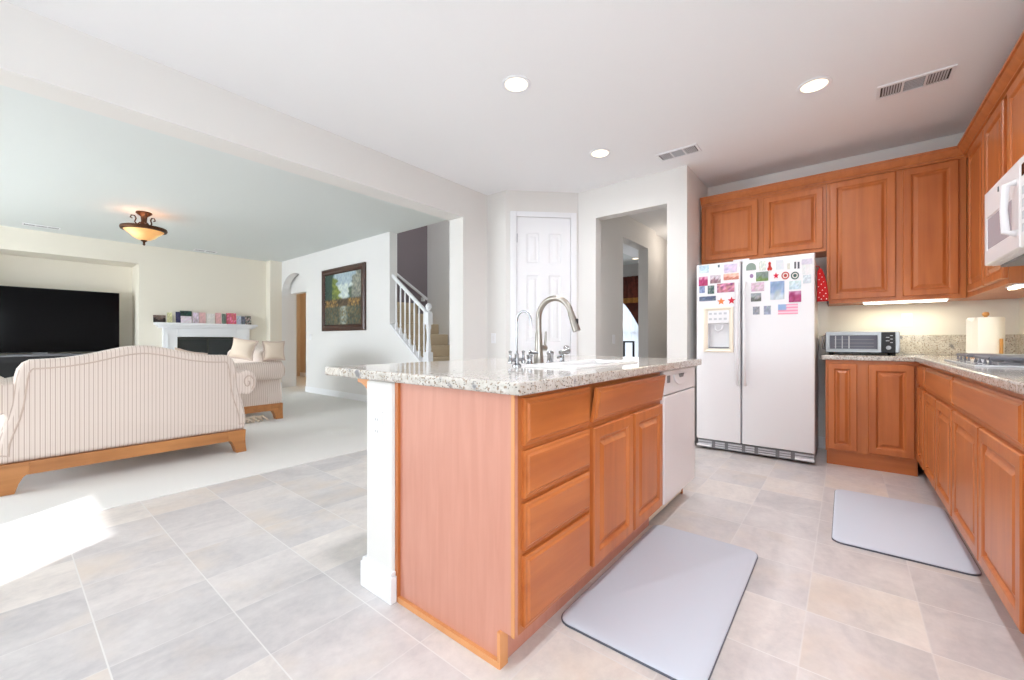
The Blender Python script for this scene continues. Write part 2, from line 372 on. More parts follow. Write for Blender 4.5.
# left wall with three openings
wl_ = MB()
wl_.box(XL-.15, XL, YR-.15, -.62, 0, H).box(XL-.15, XL, -.62, .38, 2.52, H).box(XL-.15, XL, .38, 1.2, 0, H)
wl_.box(XL-.15, XL, 1.2, 2.9, 0, 1.0).box(XL-.15, XL, 1.2, 2.9, 2.05, H).box(XL-.15, XL, 2.9, 5.0, 0, H).box(XL-.15, XL, 5.0, 8.5, 0, .6).box(XL-.15, XL, 5.0, 8.5, 2.05, H).box(XL-.15, XL, 8.5, YT+.8, 0, H)
struct('wall_left', wl_, M_wall)
for i, (a, b, z0, z1) in enumerate(((1.2, 2.9, 1.0, 2.05), (-.62, .38, 0, 2.52), (5.0, 8.5, .6, 2.05))):  # first entry is the unseen nook window, added for light
    w = MB()
    X0, X1 = XL-.11, XL-.05
    w.box(X0, X1, a, a+.04, z0, z1).box(X0, X1, b-.04, b, z0, z1).box(X0, X1, a+.04, b-.04, z0, z0+.04).box(X0, X1, a+.04, b-.04, z1-.04, z1)
    wf = struct('window_%d' % (i+1), w, M_white)
    MB().box(XL-.085, XL-.08, a+.04, b-.04, z0+.04, z1-.04).build('pane', M_glass, wf)
struct('wall_right', MB().box(XL-.15, -1.6, YR-.15, YR, 0, H).box(-1.6, -.2, YR-.15, YR, 0, 1.05).box(-1.6, -.2, YR-.15, YR, 2.05, H).box(-.2, XB+.15, YR-.15, YR, 0, H), M_wallk)
w = MB().box(-1.6, -1.56, YR-.11, YR-.05, 1.05, 2.05).box(-.24, -.2, YR-.11, YR-.05, 1.05, 2.05).box(-1.56, -.24, YR-.11, YR-.05, 1.05, 1.09).box(-1.56, -.24, YR-.11, YR-.05, 2.01, 2.05)
w5 = struct('window_5', w, M_white)  # unseen window added to light the island drawers
MB().box(-1.56, -.24, YR-.085, YR-.08, 1.09, 2.01).build('pane', M_glass, w5)
# unseen wall added outside to keep the sun out of the side window
struct('sun_block_wall', MB().box(-9.5, 3.0, -4.3, -4.1, 0, 4.6), M_wall)
struct('wall_kitchen_back', MB().box(XB, XB+.12, YR, 1.196, 0, H), M_wallk)
struct('wall_alcove', MB().box(4.19, XB+.12, 1.196, 1.316, 0, H), M_wallk)
# wall with the cased opening to the hall (x = 4.19 plane)
wo = MB()
wo.box(4.19, 4.32, 1.316, 1.388, 0, H).box(4.19, 4.32, 2.177, 2.406, 0, H).box(4.19, 4.32, 1.388, 2.177, 2.41, H)
struct('wall_hall_opening', wo, M_wallk)
# pantry corner: angled wall with the door, short wall, wall beside the beam
S = 6.592
def onS(t): return (S/2 + t/math.sqrt(2), S/2 - t/math.sqrt(2))   # point on the angled wall, t along it
n45 = Vector((-1, -1, 0)).normalized()
def ang_box(mb, t0, t1, n0, n1, z0, z1):
    a, b = onS(t0), onS(t1)
    q = [(p[0]+n45.x*k, p[1]+n45.y*k) for p, k in ((a, n0), (b, n0), (b, n1), (a, n1))]
    return mb.prism(q, 'z', z0, z1)
tL, tR = (3.595-2.997)/math.sqrt(2), (4.188-2.404)/math.sqrt(2)
dL, dR, dZ = (3.682-2.910)/math.sqrt(2), (4.126-2.466)/math.sqrt(2), 2.445
wp = MB()
ang_box(wp, tL, dL, -.12, 0, 0, H); ang_box(wp, dR, tR, -.12, 0, 0, H); ang_box(wp, dL, dR, -.12, 0, dZ, H)
struct('wall_pantry', wp, M_wallk)
struct('wall_pantry_side', MB().box(3.595, 3.715, 2.997, 3.5, 0, H), M_wallk)
struct('wall_beam_end', MB().box(3.2, 3.595, 3.28, 3.5, 0, H).box(3.715, 5.2, 3.38, 3.5, 0, 5.2), M_wallk)
struct('ceiling_beam', MB().box(XL, 3.2, 3.28, 3.5, 2.4, H), M_wallk)
# living room
lb = MB()
lb.box(XL, -.77, YT, YT+.65, 0, H).box(1.53, 3.62, YT, YT+.65, 0, H).box(-.77, 1.53, YT, YT+.65, 2.40, H).box(-.77, 1.53, YT+.63, YT+.75, 0, 2.40)
struct('wall_living_back', lb, M_wall)
struct('wall_living_corner', MB().box(3.6, 3.83, 9.55, YT+.65, 0, H), M_wall)
# wall with the painting and the arch, x = 3.83 ; arch y 8.41..9.55, apex z 2.43
wa = MB()
pts = [(5.57, 0), (8.41, 0), (8.41, 2.02)]
ac, ar = 8.98, .57
pts += [(ac + ar*math.cos(math.radians(180-a)), 2.02 + .42*math.sin(math.radians(180-a))) for a in range(10, 180, 10)]
pts += [(9.55, 2.02), (9.55, H), (5.57, H)]
wa.prism(pts, 'x', 3.83, 3.97)
# below the stair skirt
zs = lambda y: 1.265 + .775*(y-5.57)
wa.prism([(4.05, 0), (5.57, 0), (5.57, zs(5.57)), (4.05, zs(4.05))], 'x', 3.83, 3.97)
struct('wall_living_right', wa, M_wallg)
struct('wall_stairwell_upper', MB().box(3.83, 3.97, 3.5, 6.14, H+.12, 5.2), M_wallg)
# vestibule behind the arch with a plain doorway and a warm hall
wv = MB()
wv.box(3.83, 4.14, 9.55, 9.65, 0, H).box(4.02, 4.14, 9.0, 9.55, 2.06, H).box(4.02, 4.14, 8.2, 9.0, 2.06, H).box(4.02, 4.14, 8.0, 8.3, 0, 2.06)
struct('wall_vestibule', wv, M_wallg)
struct('wall_back_hall', MB().box(5.4, 5.5, 6.3, 12.3, 0, H).box(3.97, 5.5, 12.2, 12.3, 0, H).box(3.83, 3.95, 9.65, 12.3, 0, H).box(4.14, 5.4, 8.0, 8.1, 0, H), M_warm)
lamp('back_hall_light', 'POINT', (4.6, 10.4, 2.5), 14, (1.0, 0.9, 0.76), shadow_soft_size=.1)
# stairwell walls
struct('wall_stair_right', MB().box(5.05, 5.2, 3.5, 6.3, 0, 5.2), M_wallk)
struct('wall_stair_end', MB().box(3.97, 5.05, 6.14, 6.28, 0, 5.2), M_stair_shade)
# hall beyond the kitchen opening, dining room behind it
wh = MB()
wh.box(4.32, 5.221, 2.31, 2.46, 0, H).box(5.221, 6.12, 2.31, 2.46, 2.42, H).box(6.12, 6.45, 2.31, 2.46, 0, H).box(6.45, 9.0, 2.37, 2.46, 0, H)
struct('wall_hall', wh, M_wallk)
struct('wall_hall_right', MB().box(5.08, 9.0, 1.196, 1.316, 0, H), M_wallk)
wd = MB()
wd.box(8.9, 9.0, 1.3, 2.9, 0, H).box(8.9, 9.0, 4.2, 6.3, 0, H).box(8.9, 9.0, 2.9, 4.2, 0, .25).box(8.9, 9.0, 2.9, 4.2, 2.15, H).box(5.2, 9.0, 6.2, 6.3, 0, H)
struct('wall_dining', wd, M_wallk)
w = MB()
for a, b in ((2.9, 2.95), (3.53, 3.57), (4.15, 4.2)): w.box(8.93, 8.98, a, b, .25, 2.15)
for a, b in ((.25, .3), (1.18, 1.22), (2.1, 2.15)): w.box(8.93, 8.98, 2.9, 4.2, a, b)
w4 = struct('window_4', w, M_white)
MB().box(8.95, 8.955, 2.9, 4.2, .3, 2.1).build('pane', M_glass, w4)
lamp('daylight_dining_window', 'AREA', (8.60, 3.55, 1.2), 10, (.95, .97, 1), (-1, 0, 0), shape='RECTANGLE', size=1.2, size_y=1.8)

# baseboards
def bb(name, x0, x1, y0, y1):
    struct(name, MB().box(x0, x1, y0, y1, 0, .10).box(x0+(.004 if x1-x0 < .03 else 0), x1, y0, y1, .10, .115), M_white, bevel=.003)
bb('baseboard_living_right', 3.812, 3.83, 4.05, 8.41)
bb('baseboard_living_back', 1.53, 3.60, 9.752, 9.77)
bb('baseboard_living_corner', 3.6, 3.83, 9.532, 9.55)
bb('baseboard_kitchen_back', 4.944, 4.96, 0.13, 1.19)
bb('baseboard_hall', 6.13, 6.45, 2.294, 2.31)
bb('baseboard_pantry_side', 3.579, 3.595, 3.0, 3.27)
bb('baseboard_back_hall', 5.384, 5.4, 8.1, 12.2)

# pantry door with six panels, casing
cs = MB()
ang_box(cs, dL-.072, dL, 0, .018, 0, dZ+.06); ang_box(cs, dR, dR+.068, 0, .018, 0, dZ+.06); ang_box(cs, dL, dR, 0, .018, dZ, dZ+.06)
struct('trim_1', cs, M_white, bevel=.004)
dw = dR-dL
Md = Matrix.Translation((*onS(dL), 0)) @ Matrix.Rotation(-PI/4, 4, 'Z')   # local x along the wall, -y into the room
dm = MB(); g = .004
xs = [(.115, .115+(dw-.345)/2), (dw-.115-(dw-.345)/2, dw-.115)]
zsn = [(.20, .88), (1.02, 1.78), (1.92, 2.26)]
cols_ = [g, xs[0][0], xs[0][1], xs[1][0], xs[1][1], dw-g]
rows_ = [.01, .20, .88, 1.02, 1.78, 1.92, 2.26, dZ-g]
for i in range(5):
    for j in range(7):
        u0, u1, v0, v1 = cols_[i], cols_[i+1], rows_[j], rows_[j+1]
        if i in (1, 3) and j in (1, 3, 5):
            dm.loops('Y', .03, [(u0, u1, v0, v1, .035), (u0+.012, u1-.012, v0+.012, v1-.012, .024), (u0+.03, u1-.03, v0+.03, v1-.03, .024), (u0+.05, u1-.05, v0+.05, v1-.05, .032)], back=False)
        else:
            dm.add([(u0, -.005, v0), (u1, -.005, v0), (u1, -.005, v1), (u0, -.005, v1)], [(0, 1, 2, 3)])
dm.box(g, dw-g, .004, .035, .01, dZ-g)
dm.xform(Md)
door1 = struct('door_1', dm, M_white)
for z in (2.2, 1.25, .3):
    MB().box(.0, .012, -.014, -.002, z-.05, z+.05).xform(Md).build('hinge', M_lgray, door1)
kn = MB().lathe_axis([(.0, .012), (.028, .014), (.028, .02), (.012, .024), (.011, .045), (.028, .055), (.026, .075), (.0, .08)], (dw-.06, .0, .95), (0, -1, 0)).xform(Md)
kn.build('door_knob', M_nickel, door1, smooth=40)

# ------------------------------------------------------------------ cabinets
def door_rects(u0, u1, v0, v1, t=.02, st=.058):
    P = [(0, 0), (0, t-.005), (.005, t), (st-.012, t), (st-.006, t-.003), (st, t-.013), (st+.009, t-.013), (st+.030, t-.002), (st+.036, t-.002)]
    mx = min(u1-u0, v1-v0)/2 - .012
    k = min(1, mx/(st+.036))
    return [(u0+i*k, u1-i*k, v0+i*k, v1-i*k, h) for i, h in P]
def drawer_rects(u0, u1, v0, v1, t=.02):
    P = [(0, 0), (0, t-.008), (.004, t-.006), (.012, t-.006), (.019, t)]
    return [(u0+i, u1-i, v0+i, v1-i, h) for i, h in P]
def cab_door(face, plane, u0, u1, v0, v1, parent, m=None, name='door'):
    return MB().loops(face, plane, door_rects(u0, u1, v0, v1)).build(name, m or M_woodv, parent, smooth=25)
def cab_drawer(face, plane, u0, u1, v0, v1, parent, m=None):
    return MB().loops(face, plane, drawer_rects(u0, u1, v0, v1)).build('drawer_front', m or (M_woody if face == 'X' else M_woodx), parent, smooth=25)

# upper cabinets on the back wall, face x = 4.62
XU = 4.62
g_up = 'maple wall cabinets'
c = thing('wall_cabinet', 'short two-door maple wall cabinet directly above the white refrigerator', 'cabinet', (4.79, .66, 1.84), g_up)
MB().box(XU, XB-.005, .129, 1.172, 1.835, 2.44).build('cabinet_body', M_frame, c)
cab_door('X', XU, .657, 1.130, 1.862, 2.405, c); cab_door('X', XU, .152, .610, 1.862, 2.405, c)
c = thing('wall_cabinet', 'tall two-door maple wall cabinet right of the refrigerator above the air fryer oven', 'cabinet', (4.79, -.3, 1.36), g_up)
MB().box(XU, XB-.005, -.72, .127, 1.362, 2.44).build('cabinet_body', M_frame, c)
cab_door('X', XU, -.323, .106, 1.395, 2.425, c); cab_door('X', XU, -.678, -.366, 1.395, 2.425, c)
# right wall, face y = -.725
YU = -.725
c = thing('wall_cabinet', 'tall corner maple wall cabinet on the right wall beside the white microwave', 'cabinet', (4.1, -.88, 1.36), g_up)
MB().box(3.60, XB-.005, YR+.005, YU, 1.362, 2.44).build('cabinet_body', M_frame, c)
cab_door('N', YU, 4.06, 4.50, 1.395, 2.425, c); cab_door('N', YU, 3.62, 4.035, 1.395, 2.425, c)
c = thing('wall_cabinet', 'short maple wall cabinet hanging above the white microwave at the right edge', 'cabinet', (3.2, -.88, 1.87), g_up)
MB().box(2.68, 3.598, YR+.005, YU, 1.872, 2.44).build('cabinet_body', M_frame, c)
cab_door('N', YU, 3.15, 3.54, 1.90, 2.425, c); cab_door('N', YU, 2.72, 3.13, 1.90, 2.425, c)
# crown moulding along both runs
cr = MB()
prof = [(0, 2.432), (.012, 2.432), (.012, 2.446), (.024, 2.448), (.024, 2.458), (.032, 2.464), (.05, 2.492), (.052, 2.499), (.064, 2.500), (.064, 2.515), (0, 2.515)]
def crown_pt(o, z):
    return [(XU-o, 1.172, z), (XU-o, YU+o, z), (2.68, YU+o, z)]
Rg = [[crown_pt(o, z)[i] for o, z in prof] for i in range(3)]
cr.rings(Rg)
tag(cr.build('crown_moulding', M_frame, smooth=30), 'maple crown moulding running along the top of the wall cabinets', 'moulding')
# under-cabinet light strips
for (b, lab) in (((4.555, 4.605, -.62, -.115, 1.34, 1.361), 'white under-cabinet tube light above the air fryer oven'), ((3.62, 3.80, -.80, -.75, 1.34, 1.361), 'white under-cabinet tube light under the corner cabinet near the microwave')):
    t = thing('under_cabinet_light', lab, 'light', ((b[0]+b[1])/2, (b[2]+b[3])/2, b[4]))
    MB().box(b[0], b[1], b[2], b[3], b[4]+.012, b[5]).build('housing', M_white, t)
    MB().box(b[0]+.004, b[1]-.004, b[2]+.01, b[3]-.01, b[4], b[4]+.012).build('tube', M_strip, t, bevel=.003)
lamp('under_cabinet_glow', 'AREA', (4.75, -.37, 1.335), 1.7, (1, .94, .66), (0, 0, -1), shape='RECTANGLE', size=.12, size_y=.5)
lamp('under_corner_glow', 'AREA', (3.9, -.85, 1.335), 1.5, (1, .94, .66), (0, 0, -1), shape='RECTANGLE', size=.5, size_y=.12)

# base cabinets
XF, YF = 4.36, -.44
g_b = 'maple base cabinets'
c = thing('base_cabinet', 'maple corner base cabinet with two doors standing right of the refrigerator', 'cabinet', (4.66, -.45, 0), g_b)
MB().box(XF, XB-.005, YR+.005, .128, .115, .874).build('cabinet_body', M_frame, c)
MB().box(XF+.02, XB-.01, YF+.01, .12, 0, .115).build('toe_kick', M_woody, c)
cab_door('X', XF, -.076, .112, .135, .845, c); cab_door('X', XF, -.412, -.143, .135, .845, c)
def base_unit(x0, x1, drawers, doors, label):
    c = thing('base_cabinet', label, 'cabinet', ((x0+x1)/2, -.74, 0), g_b)
    MB().box(x0, x1, YR+.005, YF, .115, .874).build('cabinet_body', M_frame, c)
    MB().box(x0, x1, YR+.02, YF-.06, 0, .115).build('toe_kick', M_veneer, c)
    for a, b in drawers: cab_drawer('N', YF, a, b, .705, .852, c)
    for a, b in doors: cab_door('N', YF, a, b, .135, .685, c)
base_unit(3.955, XF-.002, [(3.965, 4.325)], [(4.03, 4.325)], 'narrow maple base cabinet in the inner corner below the cooktop counter')
base_unit(3.03, 3.953, [(3.05, 3.935)], [(3.505, 3.985-.03), (3.05, 3.49)], 'two-door maple base cabinet under the gas cooktop')
base_unit(1.95, 3.028, [(1.975, 3.018)], [(2.502, 3.018), (1.975, 2.486)], 'maple base cabinet with two wide doors at the right edge beside the grey mat')
base_unit(0.9, 1.948, [(0.93, 1.93)], [(1.44, 1.93), (.93, 1.425)], 'maple base cabinet nearest the camera on the right-hand run')
# right-hand L countertop
ct = MB()
ct.prism([(XF-.035, .155), (XF-.035, YF+.035), (.88, YF+.035), (.88, YR+.003), (XB-.003, YR+.003), (XB-.003, .155)], 'z', .875, .914)
tag(ct.build('countertop', M_gran, bevel=.009, bseg=3), 'L-shaped speckled granite countertop along the right-hand cabinets under oven and cooktop', 'countertop')
bs = MB().box(XB-.022, XB-.001, YR+.022, -.36+.0, .916, 1.083).box(3.59, XB-.022, YR+.001, YR+.022, .916, 1.083)
bs.box(XB-.022, XB-.001, -.36, .13, .916, 1.083)
tag(bs.build('backsplash', M_gran), 'short granite backsplash behind the paper towel and air fryer oven', 'backsplash')

# ------------------------------------------------------------------ island
YI = .795
IX0, IX1 = 1.012, 2.905
struct('wall_island', MB().box(.97, IX1, 1.397, 1.582, 0, .872), M_wallk, bevel=.012)
ib = MB()
ib.box(.955, .984, 1.382, 1.600, 0, .105).box(.984, IX1, 1.582, 1.600, 0, .105)
ib.box(.961, .984, 1.388, 1.594, .105, .122).box(.984, IX1, 1.582, 1.594, .105, .122)
struct('baseboard_island', ib, M_white, bevel=.003)
g_i = 'island cabinets'
c = thing('drawer_cabinet', 'maple island base cabinet with a stack of four drawers at the near corner', 'cabinet', (1.25, 1.09, 0), g_i)
MB().box(IX0, 1.468, YI, 1.39, .115, .872).build('cabinet_body', M_frame, c)
MB().box(IX0+.012, 1.468, YI+.062, 1.38, 0, .115).build('toe_kick', M_veneer, c)
for v0, v1 in ((.706, .856), (.540, .690), (.375, .524), (.135, .358)): cab_drawer('Y', YI, 1.032, 1.455, v0, v1, c)
# veneered end panel of the island with notch
ep = MB().prism([(YI+.055, 0), (1.396, 0), (1.396, .872), (YI, .872), (YI, .115), (YI+.055, .115)], 'x', .998, IX0)
e = ep.build('end_panel', M_veneer, c)
MB().box(.994, .998, YI, YI+.012, .115, .872).build('edge_strip', M_edge, e)
MB().box(.985, .998, 1.378, 1.396, .0, .872).build('edge_strip', M_frame, e)
MB().box(.984, .998, YI+.055, 1.378, .0, .022).build('base_strip', M_edge, e)
MB().box(.985, IX0+.012, YI+.050, YI+.062, 0, .115).build('toe_post', M_edge, e)
c = thing('sink_cabinet', 'maple island sink cabinet with two doors and tilted open front panel', 'cabinet', (1.88, 1.09, 0), g_i)
MB().box(1.470, 2.284, YI, 1.39, .115, .66).box(1.470, 2.284, YI, .83, .66, .872).box(1.470, 1.485, .83, 1.39, .66, .872).box(2.269, 2.284, .83, 1.39, .66, .872).build('cabinet_body', M_frame, c)
MB().box(1.470, 2.284, YI+.062, 1.38, 0, .115).build('toe_kick', M_veneer, c)
cab_door('Y', YI, 1.480, 1.872, .135, .690, c); cab_door('Y', YI, 1.893, 2.272, .135, .690, c)
ff = MB().loops('Y', 0, drawer_rects(1.480, 2.276, 0, .142))
ff.xform(Matrix.Translation((0, YI, .712)) @ Matrix.Rotation(math.radians(9), 4, 'X'))
ff.build('tilt_front', M_woodx, c, smooth=25)
MB().box(1.52, 1.54, YI-.012, YI, .80, .83).build('hinge', M_black, c)
# dishwasher
d = thing('dishwasher', 'white built-in dishwasher at the far end of the island', 'dishwasher', (2.58, 1.09, 0))
MB().box(2.290, 2.884, YI+.005, 1.38, .13, .868).build('tub', M_lgray, d)
MB().box(2.290, 2.884, YI-.022, YI+.004, .128, .728).build('door', M_appl, d, bevel=.006)
cp = MB().box(2.290, 2.884, YI-.024, YI+.004, .733, .868).build('control_panel', M_appl, d, bevel=.008)
hp = [(2.46+.09+.12*math.cos(a), .84-.065*math.sin(a)) for a in [PI*i/12 for i in range(13)]]
MB().prism(hp, 'y', YI-.034, YI-.024).build('handle', M_appl, cp, bevel=.004)
MB().prism([(2.50, .842), (2.60, .842), (2.58, .820), (2.52, .820)], 'y', YI-.037, YI-.034).build('latch', M_grayp, cp)
MB().box(2.33, 2.37, YI-.028, YI-.024, .80, .84).build('button', M_grayp, cp)
MB().box(2.292, 2.882, YI+.065, YI+.08, 0.015, .126).build('kick_plate', M_bisque, d)
c = tag(MB().prism([(YI+.06, 0), (1.39, 0), (1.39, .872), (YI-.005, .872), (YI-.005, .115), (YI+.06, .115)], 'x', 2.888, IX1).build('end_panel', M_woodv), 'thin maple end panel closing the island beside the dishwasher', 'panel')
# island countertop with sink cut-out
CX0, CX1, CY0, CY1, CZ0, CZ1 = .948, 2.935, .742, 1.90, .875, .914
SX0, SX1, SY0, SY1 = 1.58, 2.20, .925, 1.15
def ring4(x0, x1, y0, y1, z): return [(x0, y0, z), (x1, y0, z), (x1, y1, z), (x0, y1, z)]
ic = MB()
R = [ring4(CX0, CX1, CY0, CY1, CZ1), ring4(SX0, SX1, SY0, SY1, CZ1), ring4(SX0, SX1, SY0, SY1, CZ0), ring4(CX0, CX1, CY0, CY1, CZ0), ring4(CX0, CX1, CY0, CY1, CZ1)]
vs = R[0]+R[1]+R[2]+R[3]; fs = []
for a, b in ((0, 1), (1, 2), (2, 3), (3, 0)):
    for i in range(4):
        j = (i+1) % 4; fs.append((a*4+i, a*4+j, b*4+j, b*4+i))
ic.add(vs, fs)
tag(ic.build('island_countertop', M_gran, bevel=.010, bseg=3), 'large speckled granite countertop of the kitchen island with sink cut-out', 'countertop')
# sink
sk = MB()
def R4(i, z): return ring4(SX0+i, SX1-i, SY0+i, SY1-i, z)
sk.rings([R4(-.028, .9145), R4(-.026, .922), R4(-.018, .926), R4(.006, .926), R4(.018, .915), R4(.03, .80), R4(.05, .71), R4(.09, .70)], cap0=False)
sk.rings([R4(-.028, .9145), R4(.004, .9146), R4(.012, .80), R4(.035, .69)], cap0=False)
s_ = thing('kitchen_sink', 'white undermount sink set into the island countertop', 'sink', ((SX0+SX1)/2, (SY0+SY1)/2, .685))
sk.build('basin', M_porc, s_, smooth=30)
MB().lathe([(.0, 0), (.04, 0), (.04, .004), (.025, .003), (0, .002)], 1.86, 1.0, 20, .70).build('drain', M_chrome, s_)
# corbel
cb = MB()
cb.prism([(1.584, .872), (1.70, .872), (1.70, .852)] + [(1.70-.11*math.sin(math.radians(a)), .852-.10*(1-math.cos(math.radians(a)))) for a in range(15, 91, 15)] + [(1.584, .74)], 'x', 1.0, 1.06)
tag(cb.build('corbel', M_edge, bevel=.004), 'light maple corbel bracket under the breakfast-bar overhang', 'bracket')

# faucets
f = thing('kitchen_faucet', 'tall brushed nickel gooseneck faucet behind the island sink', 'faucet', (1.72, 1.215, CZ1))
fx, fy = 1.72, 1.215
MB().lathe([(.030, 0), (.030, .006), (.026, .012), (.0225, .05), (.019, .10), (.0165, .16), (.015, .17)], fx, fy, 20, CZ1).build('body', M_nickel, f, smooth=40)
arcp = [(fx, fy, CZ1+.16), (fx, fy, CZ1+.228)] + [(fx, fy-.095+.095*math.cos(math.radians(a)), CZ1+.238+.095*math.sin(math.radians(a))) for a in range(0, 166, 11)]
MB().tube(arcp, .0145, 14).build('spout', M_nickel, f, smooth=40)
p0 = Vector(arcp[-1]); dv = (p0-Vector(arcp[-2])).normalized()
sh = MB().lathe_axis([(.0145, 0), (.0155, .005), (.0165, .03), (.019, .085), (.019, .10), (.0, .101)], p0, dv)
shp = sh.build('spray_head', M_nickel, f, smooth=40)
mid = p0 + dv*.05
MB().box(mid.x-.006, mid.x+.006, mid.y-.024, mid.y-.012, mid.z-.02, mid.z+.012).build('button', M_black, shp, bevel=.003)
ha = MB().tube([(fx+.012, fy-.005, CZ1+.085), (fx+.045, fy-.012, CZ1+.085)], [.017, .015], 14)
ha.tube([(fx+.038, fy-.012, CZ1+.092), (fx+.044, fy-.012, CZ1+.13), (fx+.046, fy-.012, CZ1+.17)], [.007, .006, .005], 10)
ha.build('lever', M_nickel, f, smooth=40)
qx, qy = 1.565, 1.235
f = thing('filter_faucet', 'slim chrome two-handle filter faucet left of the tall faucet', 'faucet', (qx, qy, CZ1))
MB().lathe([(.022, 0), (.022, .006), (.012, .014), (.010, .05), (.012, .055), (.009, .06)], qx, qy, 16, CZ1).tube([(qx-.035, qy+.012, CZ1+.03), (qx+.035, qy-.012, CZ1+.03)], .008, 10).build('base', M_chrome, f, smooth=40)
ap = [(qx, qy, CZ1+.05), (qx, qy, CZ1+.21)] + [(qx, qy-.042+.042*math.cos(math.radians(a)), CZ1+.215+.048*math.sin(math.radians(a))) for a in range(0, 181, 15)] + [(qx, qy-.086, CZ1+.185)]
MB().tube(ap, .0055, 10).build('spout', M_chrome, f, smooth=40)
for s in (-1, 1):
    MB().lathe([(.011, 0), (.012, .015), (.007, .022), (.006, .05), (.009, .06), (.0, .064)], qx+s*.036, qy-s*.012, 12, CZ1+.012).build('handle', M_chrome, f, smooth=40)
px, py = 1.655, 1.225
f = thing('soap_dispenser', 'short chrome soap dispenser between filter faucet and tall faucet', 'soap dispenser', (px, py, CZ1))
MB().lathe([(.020, 0), (.020, .006), (.014, .014), (.013, .04), (.016, .045), (.016, .052), (.005, .054), (.005, .062)], px, py, 16, CZ1).build('base', M_chrome, f, smooth=40)
MB().tube([(px, py, CZ1+.066), (px+.005, py-.05, CZ1+.062)], [.010, .006], 10).build('nozzle', M_chrome, f, smooth=40)
ax, ay = 1.855, 1.235
tag(MB().lathe([(.021, 0), (.021, .006), (.017, .010), (.017, .045), (.020, .05), (.020, .062), (.012, .068), (0, .069)], ax, ay, 16, CZ1).build('air_gap', M_chrome, smooth=40), 'stubby chrome air gap cap right of the tall faucet', 'air gap')
bx, by = 1.96, 1.225
f = thing('side_sprayer', 'chrome side sprayer with round angled head right of the air gap', 'sprayer', (bx, by, CZ1))
MB().lathe([(.019, 0), (.019, .006), (.012, .012), (.011, .045), (.0, .047)], bx, by, 14, CZ1).tube([(bx-.045, by, CZ1+.03), (bx, by, CZ1+.035)], .007, 10).build('base', M_chrome, f, smooth=40)
MB().lathe_axis([(.0, -.03), (.012, -.028), (.013, 0), (.021, .012), (.021, .03), (.014, .034), (0, .034)], (bx+.01, by-.005, CZ1+.062), (.8, -.35, .25)).build('head', M_chrome, f, smooth=40)

# ------------------------------------------------------------------ refrigerator
XR_ = 4.20
fr = thing('refrigerator', 'white side-by-side refrigerator covered with magnets at the end of the kitchen', 'refrigerator', (4.55, .655, 0))
MB().box(XR_+.075, 4.93, .200, 1.105, .03, 1.745).build('body', M_appl, fr, bevel=.008)
fd = MB()
dY0, dY1, dZ0, dZ1 = .737, 1.113, .10, 1.76
t = .07; b_ = .012
RR = []
for (u0, u1, v0, v1, h) in [(dY0, dY1, dZ0, dZ1, 0), (dY0, dY1, dZ0, dZ1, t-b_), (dY0+.003, dY1-.003, dZ0+.003, dZ1-.003, t-.004), (dY0+b_, dY1-b_, dZ0+b_, dZ1-b_, t), (.829, 1.009, .960, 1.195, t), (.834, 1.004, .965, 1.19, t-.055)]:
    RR.append((u0, u1, v0, v1, h))
fdo = fd.loops('X', XR_+t, RR).build('freezer_door', M_appl, fr, smooth=30)
MB().loops('X', XR_+t, [(.193, .723, dZ0, dZ1, 0), (.193, .723, dZ0, dZ1, t-b_), (.196, .720, dZ0+.003, dZ1-.003, t-.004), (.193+b_, .723-b_, dZ0+b_, dZ1-b_, t)]).build('fridge_door', M_appl, fr, smooth=30)
fd2 = [o for o in C.objects if o.name == 'fridge_door'][0]
# dispenser
df = MB().loops('X', XR_, [(.792, 1.050, .925, 1.345, 0), (.795, 1.047, .928, 1.342, .012), (.806, 1.036, .940, 1.331, .014), (.825, 1.013, .955, 1.318, .004), (.829, 1.009, .960, 1.312, -.001)], cap=False, back=False)
df.build('dispenser_frame', M_bisque, fdo, smooth=30)
cpn = MB().box(XR_-.008, XR_-.0005, .829, 1.009, 1.195, 1.315).build('dispenser_panel', M_appl, fdo, bevel=.003)
for i in range(4):
    for j in range(2):
        MB().box(XR_-.011, XR_-.008, .985-i*.042-.012, .985-i*.042+.012, 1.285-j*.05-.008, 1.285-j*.05+.010).build('button', M_lgray, cpn)
MB().tube([(XR_+.02, .955, 1.18), (XR_+.004, .95, 1.14), (XR_-.002, .92, 1.118), (XR_+.004, .89, 1.14), (XR_+.02, .885, 1.18)], .008, 8).build('lever', M_appl, fdo, smooth=40)
MB().box(XR_-.004, XR_+.045, .836, 1.002, .967, .975).build('drip_tray', M_grayp, fdo)
for pr_, y in ((fdo, .757), (fd2, .700)):
    hp = [(XR_+.004, y, .63), (XR_-.03, y, .66), (XR_-.042, y, .80), (XR_-.045, y, 1.1), (XR_-.042, y, 1.42), (XR_-.03, y, 1.53), (XR_+.004, y, 1.56)]
    MB().tube(hp, [.013, .013, .012, .012, .012, .013, .013], 10).build('handle', M_appl, pr_, smooth=50)
gr = MB().box(XR_+.03, XR_+.08, .20, 1.105, .02, .092).build('base_grille', M_grayp, fr)
for y0, y1 in ((.20, .33), (.36, .44), (.47, .60), (.63, .70), (.73, .84), (.87, .95), (.98, 1.10)):
    for z in (.035, .055, .075):
        MB().box(XR_+.018, XR_+.03, y0, y1, z-.006, z+.006).build('slat', M_lgray, gr)
MB().box(XR_+.0, XR_+.03, .195, .33, .03, .048).build('foot_cover', M_appl, gr, bevel=.004)
MB().box(XR_+.0, XR_+.03, .98, 1.11, .03, .048).build('foot_cover', M_appl, gr, bevel=.004)
MB().box(XR_+.02, XR_+.06, .67, .80, 1.75, 1.775).build('hinge_cover', M_appl, fr, bevel=.005)

